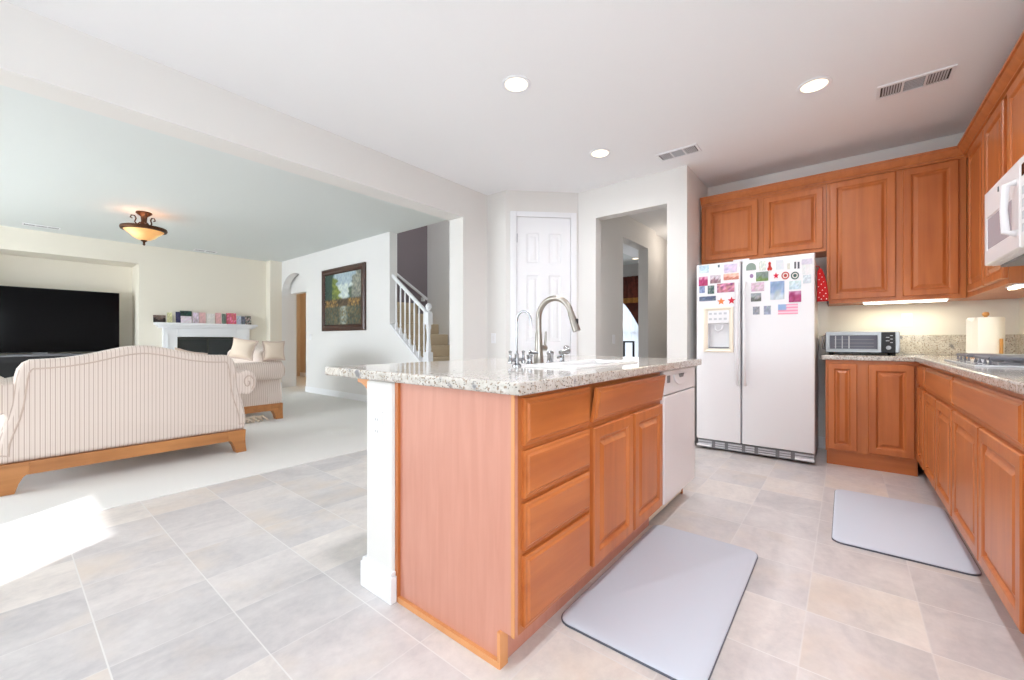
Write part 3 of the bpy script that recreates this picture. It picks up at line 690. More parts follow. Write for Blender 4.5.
# magnets: (y from pixel, z) computed from the photograph's fridge-face plane
A_ = math.atan2(333, 412.); cA, sA = math.cos(A_), math.sin(A_)
def face_yz(px_, py_, X=XR_):
    t_ = (px_-512)/412.; y = (sA*X-t_*cA*X)/(cA+t_*sA); d_ = cA*X+sA*y
    return y, 1.04-(py_-340)*d_/412.
def pic_cols(nx, ny, fn):
    return [tuple(lin([max(0, min(255, q)) for q in fn(i/(nx-1), j/(ny-1))])) for j in range(ny) for i in range(nx)]
def vary(base, amp=30, seed=0):
    rr = random.Random(seed); pal = [[b_+q+rr.uniform(-amp*.3, amp*.3) for b_ in base] for q in [rr.uniform(-amp, amp) for _ in range(5)]] + [list(base)]*2
    def fn(u, v):
        k = int(rr.random()*7); return pal[min(6, k)]
    return fn
def scenic(sky, land, hor=.5, seed=0):
    rr = random.Random(seed)
    def fn(u, v):
        h = hor + .12*math.sin(u*7+seed)
        b_ = sky if v > h else land; a = 22
        e = rr.uniform(-a, a); return [q+e+rr.uniform(-6, 6) for q in b_]
    return fn
def sheet(corners, thick_dir, th, nx=9, ny=7, fn=None):
    """thin printed slab: corners = ll, lr, ur, ul (front face)"""
    mb = MB(); ll, lr, ur, ul = [Vector(p) for p in corners]; td = Vector(thick_dir)*th
    vs = []
    for j in range(ny):
        for i in range(nx):
            u, v = i/(nx-1), j/(ny-1); vs.append((ll*(1-u)+lr*u)*(1-v) + (ul*(1-u)+ur*u)*v)
    fs = [(j*nx+i, j*nx+i+1, (j+1)*nx+i+1, (j+1)*nx+i) for j in range(ny-1) for i in range(nx-1)]
    cols = pic_cols(nx, ny, fn)
    k = len(vs); bd = [i for i in range(nx)] + [j*nx+nx-1 for j in range(1, ny)] + [(ny-1)*nx+i for i in range(nx-2, -1, -1)] + [j*nx for j in range(ny-2, 0, -1)]
    vs += [vs[i]+td for i in bd]; n = len(bd)
    fs += [(bd[a], bd[(a+1) % n], k+(a+1) % n, k+a) for a in range(n)] + [tuple(range(k, k+n))[::-1]]
    cols += [cols[i] for i in bd]
    mb.add(vs, fs); return mb, cols
def poly_sheet(pts, th, X, fn_col):
    mb = MB(); mb.prism(pts, 'x', X-th, X); return mb, [tuple(lin(fn_col))]*len(mb.v)
L_, R_ = (690, 250, 6.186), (745, 245, 6.8)
MG = [
 (L_, 58, 100, 118, 140, 'pale blue sky snapshot magnet at the top left corner of the freezer door', scenic((190, 220, 240), (206, 226, 238), .3, 1)),
 (L_, 172, 92, 184, 107, 'tiny dark magnet in the middle of the freezer door top', vary((90, 110, 120), 10, 2)),
 (L_, 210, 92, 290, 135, 'white magnet printed with purple lettering-like marks at top right of the freezer door', vary((214, 200, 222), 40, 3)),
 (L_, 55, 168, 110, 220, 'magenta flower field magnet on the left of the freezer door', scenic((206, 140, 170), (176, 40, 96), .75, 4)),
 (L_, 125, 158, 190, 203, 'dusky landscape magnet right of the magenta one on the freezer door', scenic((202, 190, 200), (140, 104, 112), .5, 5)),
 (L_, 208, 150, 302, 180, 'long salmon coloured magnet on the right of the freezer door', scenic((240, 190, 170), (206, 120, 100), .5, 6)),
 (L_, 58, 225, 92, 265, 'small blue crest-shaped magnet below the magenta one', vary((130, 146, 186), 40, 7)),
 (L_, 110, 222, 150, 270, 'small dark green framed magnet beside the blue crest magnet', vary((86, 106, 104), 50, 8)),
 (L_, 168, 210, 275, 258, 'wide pink and blue collage magnet on the freezer door', vary((206, 120, 160), 80, 9)),
 (L_, 58, 290, 160, 312, 'long navy strip magnet on the lower left of the freezer door', vary((70, 84, 120), 40, 10)),
 (L_, 168, 297, 218, 340, 'orange starfish-shaped magnet above the ice dispenser', 'star:(236,140,84)'),
 (L_, 233, 290, 282, 336, 'red starfish-shaped magnet above the ice dispenser at right', 'star:(206,48,66)'),
 (R_, 8, 126, 75, 168, 'grey green arch-shaped magnet at the top left of the fridge door', 'arch:(140,156,146)'),
 (R_, 95, 112, 142, 172, 'white card magnet with a dotted green border on the fridge door', vary((214, 222, 216), 30, 14)),
 (R_, 150, 115, 186, 175, 'red cluster of round beads magnet on the top row of the fridge door', 'tri:(200,60,50)'),
 (R_, 210, 105, 262, 165, 'white card magnet with faint blue print on the fridge door top row', vary((216, 220, 228), 18, 16)),
 (R_, 286, 125, 306, 165, 'small pale cream magnet left of the two dark strips', vary((206, 206, 196), 20, 17)),
 (R_, 335, 115, 348, 160, 'left of the two narrow dark strip magnets on the fridge door', vary((84, 80, 84), 20, 18)),
 (R_, 358, 115, 371, 160, 'right of the two narrow dark strip magnets on the fridge door', vary((64, 66, 80), 20, 19)),
 (R_, 385, 98, 458, 128, 'pale lavender note magnet at the top right corner of the fridge door', vary((212, 206, 224), 10, 20)),
 (R_, 388, 130, 445, 195, 'white photo card magnet below the lavender note', vary((226, 228, 230), 18, 21)),
 (R_, 395, 205, 450, 258, 'pale grey picture magnet lowest in the right column of the fridge door', vary((204, 212, 220), 18, 22)),
 (R_, 33, 198, 57, 224, 'small round purple magnet on the left of the fridge door', 'disc:(150,120,160)'),
 (R_, 75, 186, 158, 242, 'dark green and white village landscape magnet on the fridge door', scenic((110, 130, 120), (96, 128, 60), .35, 24)),
 (R_, 190, 188, 232, 230, 'bright red five-pointed star magnet on the fridge door', 'star:(214,40,70)'),
 (R_, 248, 184, 302, 232, 'round red ring magnet beside the red star', 'ring:(184,70,64)'),
 (R_, 312, 184, 368, 232, 'round dark green ring magnet right of the red ring', 'ring:(70,96,92)'),
 (R_, 42, 258, 130, 312, 'white magnet with red and purple scribbles on the fridge door', vary((224, 196, 214), 40, 28)),
 (R_, 172, 250, 268, 368, 'large blue mountain photo magnet in the middle of the fridge door', scenic((130, 158, 196), (190, 204, 212), .35, 29)),
 (R_, 300, 246, 382, 298, 'pale aqua picture magnet right of the mountain photo', scenic((206, 226, 230), (190, 214, 222), .5, 30)),
 (R_, 298, 316, 382, 386, 'magenta flower photo magnet on the right of the fridge door', scenic((190, 120, 160), (160, 44, 96), .75, 31)),
 (R_, 40, 330, 110, 382, 'grey stormy landscape magnet on the left of the fridge door', scenic((150, 154, 158), (84, 88, 84), .45, 32)),
 (R_, 54, 420, 100, 472, 'left of the two small grey photo magnets low on the fridge door', vary((128, 134, 150), 40, 33)),
 (R_, 128, 415, 176, 472, 'right of the two small grey photo magnets low on the fridge door', vary((134, 140, 158), 45, 34)),
]
for (org, x0, y0, x1, y1, lab, fn) in MG:
    ya, za = face_yz(org[0]+x0/org[2], org[1]+y0/org[2]); yb, zb = face_yz(org[0]+x1/org[2], org[1]+y1/org[2])
    if ya < yb: ya, yb = yb, ya
    z1_, z0_ = za, zb
    X0 = XR_-.0005
    if isinstance(fn, str):
        kind, col = fn.split(':'); col = eval(col); cy, cz = (ya+yb)/2, (z0_+z1_)/2; ry, rz = (ya-yb)/2, (z1_-z0_)/2
        mb = MB()
        if kind == 'star':
            mb.prism([(cy+ry*(1 if k % 2 == 0 else .45)*math.sin(PI*k/5), cz+rz*(1 if k % 2 == 0 else .45)*math.cos(PI*k/5)) for k in range(10)], 'x', X0-.004, X0)
        elif kind == 'disc':
            mb.prism([(cy+ry*math.cos(2*PI*k/20), cz+rz*math.sin(2*PI*k/20)) for k in range(20)], 'x', X0-.004, X0)
        elif kind == 'arch':
            mb.prism([(cy-ry, cz-rz), (cy+ry, cz-rz)] + [(cy+ry*math.cos(PI*k/10), cz-rz*.3+rz*1.3*math.sin(PI*k/10)) for k in range(11)], 'x', X0-.004, X0)
        elif kind == 'ring':
            mb.rings([[(X0-h, cy+ry*q*math.cos(2*PI*k/24), cz+rz*q*math.sin(2*PI*k/24)) for k in range(24)] for q, h in ((1, 0), (1, .004), (.72, .004), (.7, .002), (.45, .002), (.4, .004))])
        elif kind == 'tri':
            for dy, dz in ((0, .55), (.4, -.55), (-.4, -.55), (0, 0)):
                mb.prism([(cy+ry*dy+ry*.5*math.cos(2*PI*k/12), cz+rz*dz+rz*.38*math.sin(2*PI*k/12)) for k in range(12)], 'x', X0-.005, X0)
        cols = [tuple(lin(col))]*len(mb.v)
        if kind == 'ring':
            cols = []
            for q in range(6): cols += [tuple(lin(col if q in (0, 1, 2, 5) else (226, 220, 214)))]*24
    else:
        mb, cols = sheet([(X0-.003, ya, z0_), (X0-.003, yb, z0_), (X0-.003, yb, z1_), (X0-.003, ya, z1_)], (1, 0, 0), .003, 8, 6, lambda u, v, f0=fn: [q*.84+34 for q in f0(u, v)])
    tag(mb.build('magnet', M_pic, cols=cols), lab, 'magnet', 'refrigerator magnets')
# faded flag magnet
ya, za = face_yz(745+225/6.8, 245+405/6.8); yb, zb = face_yz(745+360/6.8, 245+468/6.8)
def flag(u, v):
    if u < .42 and v > .45: return (150, 176, 214)
    return (240, 150, 176) if int(v*6.99) % 2 == 0 else (238, 206, 218)
mb, cols = sheet([(XR_-.0035, ya, zb), (XR_-.0035, yb, zb), (XR_-.0035, yb, za), (XR_-.0035, ya, za)], (1, 0, 0), .003, 14, 14, flag)
tag(mb.build('magnet', M_pic, cols=cols), 'faded pink and blue striped flag magnet low on the fridge door', 'magnet', 'refrigerator magnets')

# red oven mitt hanging in the gap right of the refrigerator
mt = thing('oven_mitt', 'red oven mitt with white dots hanging right of the refrigerator', 'oven mitt', (4.36, .15, 1.34))
mp_ = [(.186, 1.365), (.110, 1.365), (.106, 1.42), (.116, 1.50), (.132, 1.58), (.150, 1.64), (.170, 1.652), (.184, 1.62)]
mm = MB(); cy_, cz_ = .15, 1.48
mm.rings([[(4.34+w_, cy_+(a-cy_)*q, cz_+(b-cz_)*q) for a, b in mp_] for q, w_ in ((.8, 0), (.96, .006), (1, .018), (.96, .03), (.8, .036))])
body = mm.build('mitt', M_redc, mt, smooth=60)
for k, (a, b) in enumerate(((.165, 1.60), (.15, 1.57), (.17, 1.55), (.14, 1.53), (.155, 1.51), (.175, 1.49), (.13, 1.48), (.148, 1.46), (.165, 1.44), (.125, 1.43), (.14, 1.41), (.172, 1.40), (.155, 1.385), (.12, 1.385))):
    MB().lathe_axis([(0, .0), (.004, .0), (.004, .002), (0, .002)], (4.34, a, b), (-1, 0, 0), 8).build('dot', M_dot, body)
MB().tube([(4.358, .165, 1.645), (4.358, .172, 1.665), (4.358, .196, 1.67)], .004, 6).build('loop', M_redc, mt)
MB().prism([(.122, 1.366), (.104, 1.366), (.108, 1.318)], 'x', 4.352, 4.362).build('hang_tag', M_black, mt)

# ------------------------------------------------------------------ on the right-hand counter
ov = thing('air_fryer_oven', 'silver air fryer oven with glass door on the counter beside the refrigerator', 'toaster oven', (4.71, -.098, .914))
OX, OY0, OY1, OZ0, OZ1 = 4.535, -.345, .135, .932, 1.108
MB().box(OX, 4.90, OY0, OY1, OZ0, OZ1).build('housing', M_black, ov, bevel=.012)
MB().box(OX-.004, 4.89, OY0+.004, OY1-.004, OZ1-.006, OZ1+.003).build('top_cover', M_steel, ov, bevel=.003)
fp = MB().loops('X', OX, [(OY0+.115, OY1-.005, OZ0+.006, OZ1-.004, 0), (OY0+.115, OY1-.005, OZ0+.006, OZ1-.004, .012), (OY0+.135, OY1-.03, OZ0+.030, OZ1-.026, .012), (OY0+.137, OY1-.032, OZ0+.032, OZ1-.028, .006)])
fp = fp.build('door', M_steel, ov, smooth=30)
MB().box(OX-.0075, OX-.0062, OY0+.138, OY1-.033, OZ0+.033, OZ1-.029).build('door_glass', mat('smoked_glass', (90, 88, 100), .08), fp)
for k in range(3): MB().box(OX-.009, OX-.0076, OY1-.075-k*.045, OY1-.068-k*.045, OZ0+.036, OZ1-.032).build('rack_bar', M_lgray, fp)
for k in range(3): MB().box(OX-.0088, OX-.0076, OY0+.16, OY1-.06, OZ0+.05+k*.03, OZ0+.054+k*.03).build('rack_bar', M_grayp, fp)
cpn = MB().box(OX-.013, OX, OY0+.03, OY0+.112, OZ0+.006, OZ1-.004).build('control_panel', M_black, ov, bevel=.003)
MB().box(OX-.012, OX, OY0+.002, OY0+.028, OZ0+.006, OZ1-.004).build('side_trim', M_steel, ov, bevel=.003)
MB().lathe_axis([(0, 0), (.016, 0), (.015, .012), (0, .013)], (OX-.013, OY0+.07, OZ0+.045), (-1, 0, 0)).build('dial', M_steel, cpn, smooth=40)
for k in range(5): MB().box(OX-.0145, OX-.013, OY0+.045+(k % 2)*.02, OY0+.06+(k % 2)*.026, OZ0+.085+k*.014, OZ0+.090+k*.014).build('indicator', M_lgray, cpn)
MB().tube([(OX+.002, OY1-.002, OZ0+.03), (OX-.012, OY1+.018, OZ0+.035), (OX-.012, OY1+.018, OZ1-.035), (OX+.002, OY1-.002, OZ1-.03)], .007, 8).build('handle', M_grayp, ov, smooth=50)
for y in (OY0+.04, OY1-.04):
    for x in (OX+.04, 4.86): MB().lathe([(.016, 0), (.018, .018), (0, .018)], x, y, 12, .914).build('foot', M_black, ov)

# paper towel on its holder
px, py = 4.52, -.80
pt = thing('paper_towel_holder', 'white paper towel roll on a wooden stand in the counter corner', 'paper towel', (px, py, .914))
MB().lathe([(.105, 0), (.105, .010), (.09, .014), (0, .016)], px, py, 28, .914).build('base', M_knob, pt, smooth=40)
MB().lathe([(.010, .016), (.010, .30), (.010, .300), (.016, .304), (.019, .316), (.015, .328), (0, .332)], px, py, 20, .914).build('post', M_knob, pt, smooth=40)
rl = MB()
pr2 = []
for k in range(31):
    a = 2*PI*k/30; pr2.append((px+.088*math.cos(a), py+.088*math.sin(a)))
rl.lathe([(.022, .017), (.086, .017), (.09, .03), (.092, .28), (.088, .29), (.022, .29), (.022, .017)], px, py, 36, .914)
rl.build('roll', M_paper, pt, smooth=40)
fl = MB()
p_a = [(px-.070-.012*k/8, py+.045+.062*k/8+.004*math.sin(k)) for k in range(9)]
ra = [[(x-.001, y+.0, .935 + .012*i/8), (x-.001, y, 1.195-.012*i/8+.012*math.sin(i*.9)), (x-.006, y, 1.195-.012*i/8+.012*math.sin(i*.9)), (x-.006, y, .935+.012*i/8)] for i, (x, y) in enumerate(p_a)]
fl.rings(ra); fl.build('loose_sheet', M_paper, pt, smooth=50)
MB().tube([(px-.088, py-.058, .925), (px-.088, py-.058, 1.05)], .009, 10).build('side_arm', M_knob, pt, smooth=40)

# gas cooktop
ck = thing('gas_cooktop', 'white gas cooktop with dark grates set in the right-hand counter', 'cooktop', (3.2, -.74, .914))
MB().box(2.88, 3.65, -1.0, -.475, .914, .922).build('glass_top', mat('pale_glass', (206, 208, 212), .12), ck, bevel=.003)
for gx in (3.48, 3.05):
    gt = MB()
    for yy in (-.53, -.74, -.955):
        gt.tube([(gx-.14, yy, .953), (gx+.14, yy, .953)], .008, 8)
    for xx in (-.14, -.05, .05, .14):
        gt.tube([(gx+xx, -.53, .924), (gx+xx, -.53, .953), (gx+xx, -.955, .953), (gx+xx, -.955, .924)], .008, 8)
    gt.build('grate', M_iron, ck, smooth=50)
    for yy in (-.635, -.85):
        MB().lathe([(.055, 0), (.055, .008), (.035, .012), (.034, .020), (.0, .022)], gx, yy, 20, .922).build('burner', M_grayp, ck, smooth=40)
for yy in (-.57, -.67, -.77, -.87):
    MB().lathe([(.026, 0), (.026, .004), (.018, .008), (.017, .026), (.0, .028)], 3.265, yy, 18, .922).build('knob', M_appl, ck, smooth=40)

# microwave
mw = thing('microwave', 'white over-the-range microwave mounted above the cooktop at the right edge', 'microwave', (3.2, -.84, 1.45))
MX0, MX1, MY = 2.70, 3.48, -.635
MB().box(MX0, MX1, YR+.005, MY, 1.452, 1.862).build('body', M_appl, mw, bevel=.006)
md = MB().loops('N', MY, [(2.88, MX1-.002, 1.455, 1.86, 0), (2.88, MX1-.002, 1.455, 1.86, .018), (2.886, MX1-.008, 1.461, 1.854, .024), (2.99, MX1-.045, 1.53, 1.715, .024), (2.995, MX1-.05, 1.535, 1.71, .020)]).build('door', M_appl, mw, smooth=30)
MB().box(3.0, MX1-.055, MY+.0202, MY+.0215, 1.54, 1.705).build('door_window', mat('mesh_window', (172, 172, 182), .25), md)
hh = MB().tube([(2.93, MY+.02, 1.765), (2.93, MY+.055, 1.755), (2.935, MY+.060, 1.645), (2.93, MY+.055, 1.54), (2.93, MY+.02, 1.53)], [.016, .015, .013, .015, .016], 12)
hh.build('handle', M_appl, md, smooth=50)
cpm = MB().box(MX0+.004, 2.876, MY, MY+.022, 1.457, 1.858).build('control_panel', M_appl, mw, bevel=.004)
MB().box(2.73, 2.85, MY+.022, MY+.0245, 1.77, 1.82).build('display', M_screen, cpm)
for k in range(12): MB().box(2.735+(k % 3)*.04, 2.765+(k % 3)*.04, MY+.022, MY+.0245, 1.52+(k//3)*.055, 1.555+(k//3)*.055).build('button', M_lgray, cpm)
MB().box(3.20, 3.212, MY+.024, MY+.0265, 1.80, 1.825).build('badge', M_grayp, md)
MB().box(MX0+.03, MX1-.03, YR+.05, MY-.03, 1.440, 1.452).build('vent_filter', M_grayp, mw)

# outlet behind the counter, outlet on the island wall, switches
def plate(name, label, cat, fn_, parts='sock'):
    """fn_(u0,u1,v0,v1,h0,h1) -> MB box; u along the wall, v up"""
    base = fn_(-.035, .035, -.058, .058, 0, .005)
    o = tag(base.build(name, M_white, bevel=.002), label, cat)
    ORI[o.name] = ORI[o.name]
    if parts == 'sock':
        for v in (-.024, .024):
            s1 = fn_(-.017, .017, v-.015, v+.015, .005, .0075).build('socket', M_appl, o, bevel=.002)
            for u in (-.007, .007): fn_(u-.0012, u+.0012, v-.004, v+.006, .0075, .0079).build('slot', M_grayp, s1)
    else:
        fn_(-.016, .016, -.033, .033, .005, .008).build('rocker', M_appl, o, bevel=.002)
    return o
def on_X(X, y, z): return lambda u0, u1, v0, v1, h0, h1: MB().box(X-h1, X-h0, y+u0, y+u1, z+v0, z+v1)
def on_Y(Y, x, z): return lambda u0, u1, v0, v1, h0, h1: MB().box(x+u0, x+u1, Y-h1, Y-h0, z+v0, z+v1)
plate('outlet', 'white wall outlet above the backsplash right of the air fryer oven', 'outlet', on_X(XB, -.42, 1.215))
plate('outlet', 'white outlet on the end of the white island half wall', 'outlet', on_X(.97, 1.49, .69))
plate('light_switch', 'white light switch on the short wall left of the pantry door', 'light switch', on_X(3.595, 3.18, 1.06), 'sw')
plate('light_switch', 'white light switch on the living room wall left of the painting', 'light switch', on_X(3.83, 8.22, 1.10), 'sw')
plate('light_switch', 'white light switch in the hall beyond the kitchen opening', 'light switch', on_Y(2.31, 4.93, 1.05), 'sw')

# floor mats
def mat_obj(x0, x1, y0, y1, label):
    r = .05; m_ = thing('floor_mat', label, 'mat', ((x0+x1)/2, (y0+y1)/2, 0), 'kitchen floor mats')
    def out(i):
        a, b, c_, d_ = x0+i, x1-i, y0+i, y1-i
        return arc(b-r, d_-r, r, 0, 90, 6) + arc(a+r, d_-r, r, 90, 180, 6) + arc(a+r, c_+r, r, 180, 270, 6) + arc(b-r, c_+r, r, 270, 360, 6)
    MB().prism(out(0), 'z', .0005, .008).build('edge', M_matedge, m_)
    MB().rings([[(x, y, z) for x, y in out(i)] for i, z in ((.002, .0081), (.004, .012), (.012, .016))]).build('pad', M_mat, m_, smooth=30)
mat_obj(1.287, 2.31, .322, .83, 'grey anti-fatigue floor mat in front of the island sink')
mat_obj(2.685, 3.63, -.472, .055, 'grey anti-fatigue floor mat in front of the right-hand cooktop cabinets')

# ------------------------------------------------------------------ ceiling fittings
LPOS = [((2.148, 1.70), 'recessed ceiling downlight nearest above the island'), ((3.408, .16), 'recessed ceiling downlight right, nearest the wall cabinets'), ((3.422, 1.735), 'recessed ceiling downlight farthest, near the pantry door'), ((2.148, .16), 'recessed ceiling downlight above the walkway in front of the camera'), ((.888, .16), 'added, unseen ceiling downlight over the near walkway, right of the island end'), ((.888, 1.70), 'added, unseen ceiling downlight over the near end of the island')]  # last two are unseen additions that brighten the floor
proto = None
for (x, y), lab in LPOS:
    if proto is None:
        proto = thing('recessed_light', lab, 'ceiling light', (x, y, H-.012), 'kitchen downlights')
        MB().rings([[(x+r*math.cos(2*PI*k/32), y+r*math.sin(2*PI*k/32), z) for k in range(32)] for r, z in ((.095, H-.0005), (.096, H-.006), (.088, H-.010), (.076, H-.008), (.072, H-.0005))], False, False).build('trim_ring', M_white, proto, smooth=40)
        MB().lathe([(.0, 0), (.071, 0), (.071, .004), (.0, .004)], x, y, 32, H-.006).build('lamp', M_lamp, proto)
    else:
        c = copy_tree(proto); c.location = (x, y, H-.012); c['label'] = lab
    lamp('downlight', 'SPOT', (x, y, H-.02), 38, (.97, .97, 1), (0, 0, -1), spot_size=math.radians(168), spot_blend=1.0, shadow_soft_size=.07)
def vent(name, label, x0, x1, y0, y1, axis, secs, group='ceiling vents', dark=True):
    v = thing(name, label, 'vent', ((x0+x1)/2, (y0+y1)/2, H-.01), group)
    f_ = MB(); z0, z1 = H-.010, H-.0005; fw = .018
    f_.box(x0, x1, y0, y0+fw, z0, z1).box(x0, x1, y1-fw, y1, z0, z1).box(x0, x0+fw, y0+fw, y1-fw, z0, z1).box(x1-fw, x1, y0+fw, y1-fw, z0, z1)
    L0, L1 = (y0+fw, y1-fw) if axis == 'y' else (x0+fw, x1-fw)
    n = secs; step = (L1-L0)/n
    for k in range(1, n):
        p = L0+k*step
        if axis == 'y': f_.box(x0+fw, x1-fw, p-.006, p+.006, z0, z1)
        else: f_.box(p-.006, p+.006, y0+fw, y1-fw, z0, z1)
    f_.build('frame', M_white, v)
    MB().box(x0+fw, x1-fw, y0+fw, y1-fw, H-.002, H-.0005).build('duct_opening', mat('duct_dark', (64, 60, 56), .7), v)
    for k in range(n):
        s_ = MB()
        a, b = L0+k*step+.008, L0+(k+1)*step-.008
        m_ = 7
        for q in range(m_):
            p = a+(b-a)*(q+.5)/m_
            if axis == 'y':
                if k == n//2 and n == 3: xx = x0+fw+(x1-x0-2*fw)*(q+.5)/m_; s_.box(xx-.003, xx+.003, a, b, H-.008, H-.002)
                else: s_.box(x0+fw, x1-fw, p-.004, p+.004, H-.008, H-.002)
            else: s_.box(p-.004, p+.004, y0+fw, y1-fw, H-.008, H-.002)
        s_.build('louvre', M_lgray, v)
vent('ceiling_vent', 'three-section white ceiling vent near the wall cabinets', 3.70, 3.885, -.54, -.17, 'y', 3)
vent('ceiling_vent', 'small white ceiling vent above the refrigerator side of the hall opening', 3.775, 3.945, 1.0, 1.355, 'y', 3)
vent('ceiling_vent', 'long white ceiling vent in the living room above the television', .18, .56, 9.27, 9.42, 'x', 3)
vent('ceiling_vent', 'white ceiling vent in the living room above the fireplace', 2.26, 2.62, 9.42, 9.58, 'x', 2)

# semi-flush bronze ceiling lamp in the living room
lx, ly = 1.19, 7.28
cl = thing('ceiling_lamp', 'bronze semi-flush ceiling lamp with glowing amber glass bowl', 'ceiling lamp', (lx, ly, H))
MB().lathe([(.0, 0), (.082, 0), (.086, -.015), (.07, -.03), (.05, -.045), (.035, -.06), (.030, -.12), (.04, -.15), (.035, -.19), (.03, -.22), (0, -.22)], lx, ly, 24, H-.001).build('canopy', M_bronze, cl, smooth=40)
for k in range(3):
    a = 2*PI*k/3+.5; ca, sa = math.cos(a), math.sin(a)
    pr_ = [(.03, -.19), (.07, -.17), (.10, -.13), (.085, -.085), (.10, -.05), (.135, -.045), (.145, -.075), (.125, -.085)]
    MB().tube([(lx+r*ca, ly+r*sa, H+z) for r, z in pr_], .008, 8).build('scroll', M_bronze, cl, smooth=60)
    MB().tube([(lx+r*ca, ly+r*sa, H+z) for r, z in ((.04, -.13), (.09, -.185), (.17, -.21), (.222, -.215))], .008, 8).build('arm', M_bronze, cl, smooth=60)
    MB().lathe([(.012, 0), (.016, .012), (.008, .025), (0, .03)], lx+.225*ca, ly+.225*sa, 10, H-.21).build('finial_knob', M_bronze, cl, smooth=50)
rim = [[(lx+r*math.cos(2*PI*k/40), ly+r*math.sin(2*PI*k/40), H+z) for k in range(40)] for r, z in ((.212, -.205), (.238, -.205), (.243, -.225), (.236, -.245), (.212, -.25), (.208, -.23), (.212, -.205))]
MB().rings(rim, False, False).build('rim', M_bronze, cl, smooth=50)
MB().lathe([(.209, -.225), (.205, -.25), (.178, -.275), (.14, -.305), (.115, -.335), (.07, -.362), (.02, -.375), (.018, -.370), (.065, -.355), (.11, -.328), (.172, -.268), (.202, -.225)], lx, ly, 40, H).build('bowl', M_amber, cl, smooth=60)
MB().lathe([(.0, -.372), (.035, -.373), (.03, -.385), (.014, -.395), (.012, -.42), (.016, -.43), (0, -.445)], lx, ly, 16, H).build('finial', M_bronze, cl, smooth=50)
lamp('ceiling_lamp_bulb', 'POINT', (lx, ly, H-.17), 3.2, (1, .84, .62), shadow_soft_size=.08)

# ------------------------------------------------------------------ living room furniture
def offset_poly(pts, d):
    n = len(pts); out = []
    ar = sum(pts[i][0]*pts[(i+1) % n][1]-pts[(i+1) % n][0]*pts[i][1] for i in range(n)); sg = 1 if ar > 0 else -1
    for i in range(n):
        a, b = Vector(pts[i-1]), Vector(pts[(i+1) % n]); t_ = (b-a)
        if t_.length == 0: out.append(pts[i]); continue
        t_.normalize(); nrm = Vector((-t_.y, t_.x))*sg
        out.append((pts[i][0]+nrm.x*d, pts[i][1]+nrm.y*d))
    return out
def sofa(label):
    s = thing('sofa', label, 'sofa', (0, 0, 0), 'striped living room sofas')
    # wooden base: rails + flared legs
    fm = MB()
    fm.box(-.735, .735, .0, .05, .115, .205).box(-.735, .735, .86, .91, .115, .205).box(-.745, -.69, .05, .86, .115, .205).box(.69, .745, .05, .86, .115, .205)
    fm.build('base_frame', M_sofaw, s, bevel=.004)
    for sx in (-1, 1):
        for yo, sy in ((-.004, 1), (.914, -1)):
            lg = MB()
            lg.rings([[(sx*xo, yo, z), (sx*xi, yo, z), (sx*xi, yo+sy*w_, z), (sx*xo, yo+sy*w_, z)] for z, xo, xi, w_ in ((.204, .748, .60, .15), (.125, .744, .605, .14), (.105, .744, .630, .115), (.06, .747, .652, .095), (.0, .754, .670, .085))])
            lg.build('leg', M_sofaw, s, bevel=.003)
    # camel back
    top = [(x, .895+.095*math.exp(-(x/.30)**2)) for x in [-.60+1.2*i/24 for i in range(25)]]
    right = [(.635, .875), (.66, .835), (.672, .78), (.68, .70), (.69, .60), (.71, .50), (.735, .42), (.752, .35), (.758, .29), (.752, .24), (.735, .205)]
    out = top + right + [(-x, z) for x, z in right[::-1]]
    bk = MB()
    bk.rings([[(x, y, z) for x, z in offset_poly(out, i)] for i, y in ((-.05 if False else .0, .25), (-.0, .03), )], cap0=False, cap1=False) if False else None
    sgn = 1
    rg = []
    for i, y in ((.03, .0), (.010, .012), (0, .035), (0, .16), (.012, .20), (.04, .225)):
        rg.append([(x, y, z) for x, z in offset_poly(out, i)])
    bk.rings(rg)
    b_ = bk.build('backrest', M_fabric, s, smooth=50)
    pin = offset_poly(top + right[:9], .0)
    piece = [(-x, z) for x, z in right[:9][::-1]] + top + right[:9]
    full = offset_poly(out, .062)
    pts = [full[i] for i in range(len(out))]
    i0 = len(top); k_ = len(right)
    pts = pts[i0+k_:] + pts[:i0+k_]
    MB().tube([(x, .0, z) for x, z in pts], .005, 6).build('piping', M_pipe, b_, smooth=60)
    # scroll arms
    for sx in (-1, 1):
        pf = [(.56, .205), (.735, .205), (.752, .30), (.748, .38), (.73, .46), (.712, .52)]
        pf += [(.765+.085*math.cos(math.radians(a)), .64+.118*math.sin(math.radians(a))) for a in range(-125, 131, 15)]
        pf += [(.66, .742), (.60, .70), (.565, .62), (.56, .50)]
        if sx < 0: pf = [(-x, z) for x, z in pf][::-1]
        am = MB()
        am.rings([[(x, y, z) for x, z in offset_poly(pf, i)] for i, y in ((.03, .012), (.008, .02), (0, .035), (0, .86), (.01, .885), (.035, .90))])
        a_ = am.build('arm', M_fabric, s, smooth=50)
        sp = [(sx*(.772+(.058-.0085*k*.5)*math.cos(math.radians(-60+k*40))), .008, .64+(.085-.012*k*.5)*math.sin(math.radians(-60+k*40))) for k in range(13)]
        MB().tube(sp, .006, 6).build('scroll_piping', M_pipe, a_, smooth=60)
        sp = [(x, .910 if False else .905, z) for x, _, z in sp]
        MB().tube(sp, .006, 6).build('scroll_piping', M_pipe, a_, smooth=60)
    MB().box(-.56, .56, .20, .87, .205, .42).build('seat_base', M_fabric, s, bevel=.02)
    for sx in (-1, 1):
        x0, x1 = (-.555, -.005) if sx < 0 else (.005, .555)
        MB().box(x0, x1, .24, .91, .425, .565).build('seat_cushion', M_fabric, s, bevel=.04, bseg=4)
    return s
s1 = sofa('striped camelback sofa seen from behind, in front of the television')
s2 = copy_tree(s1)
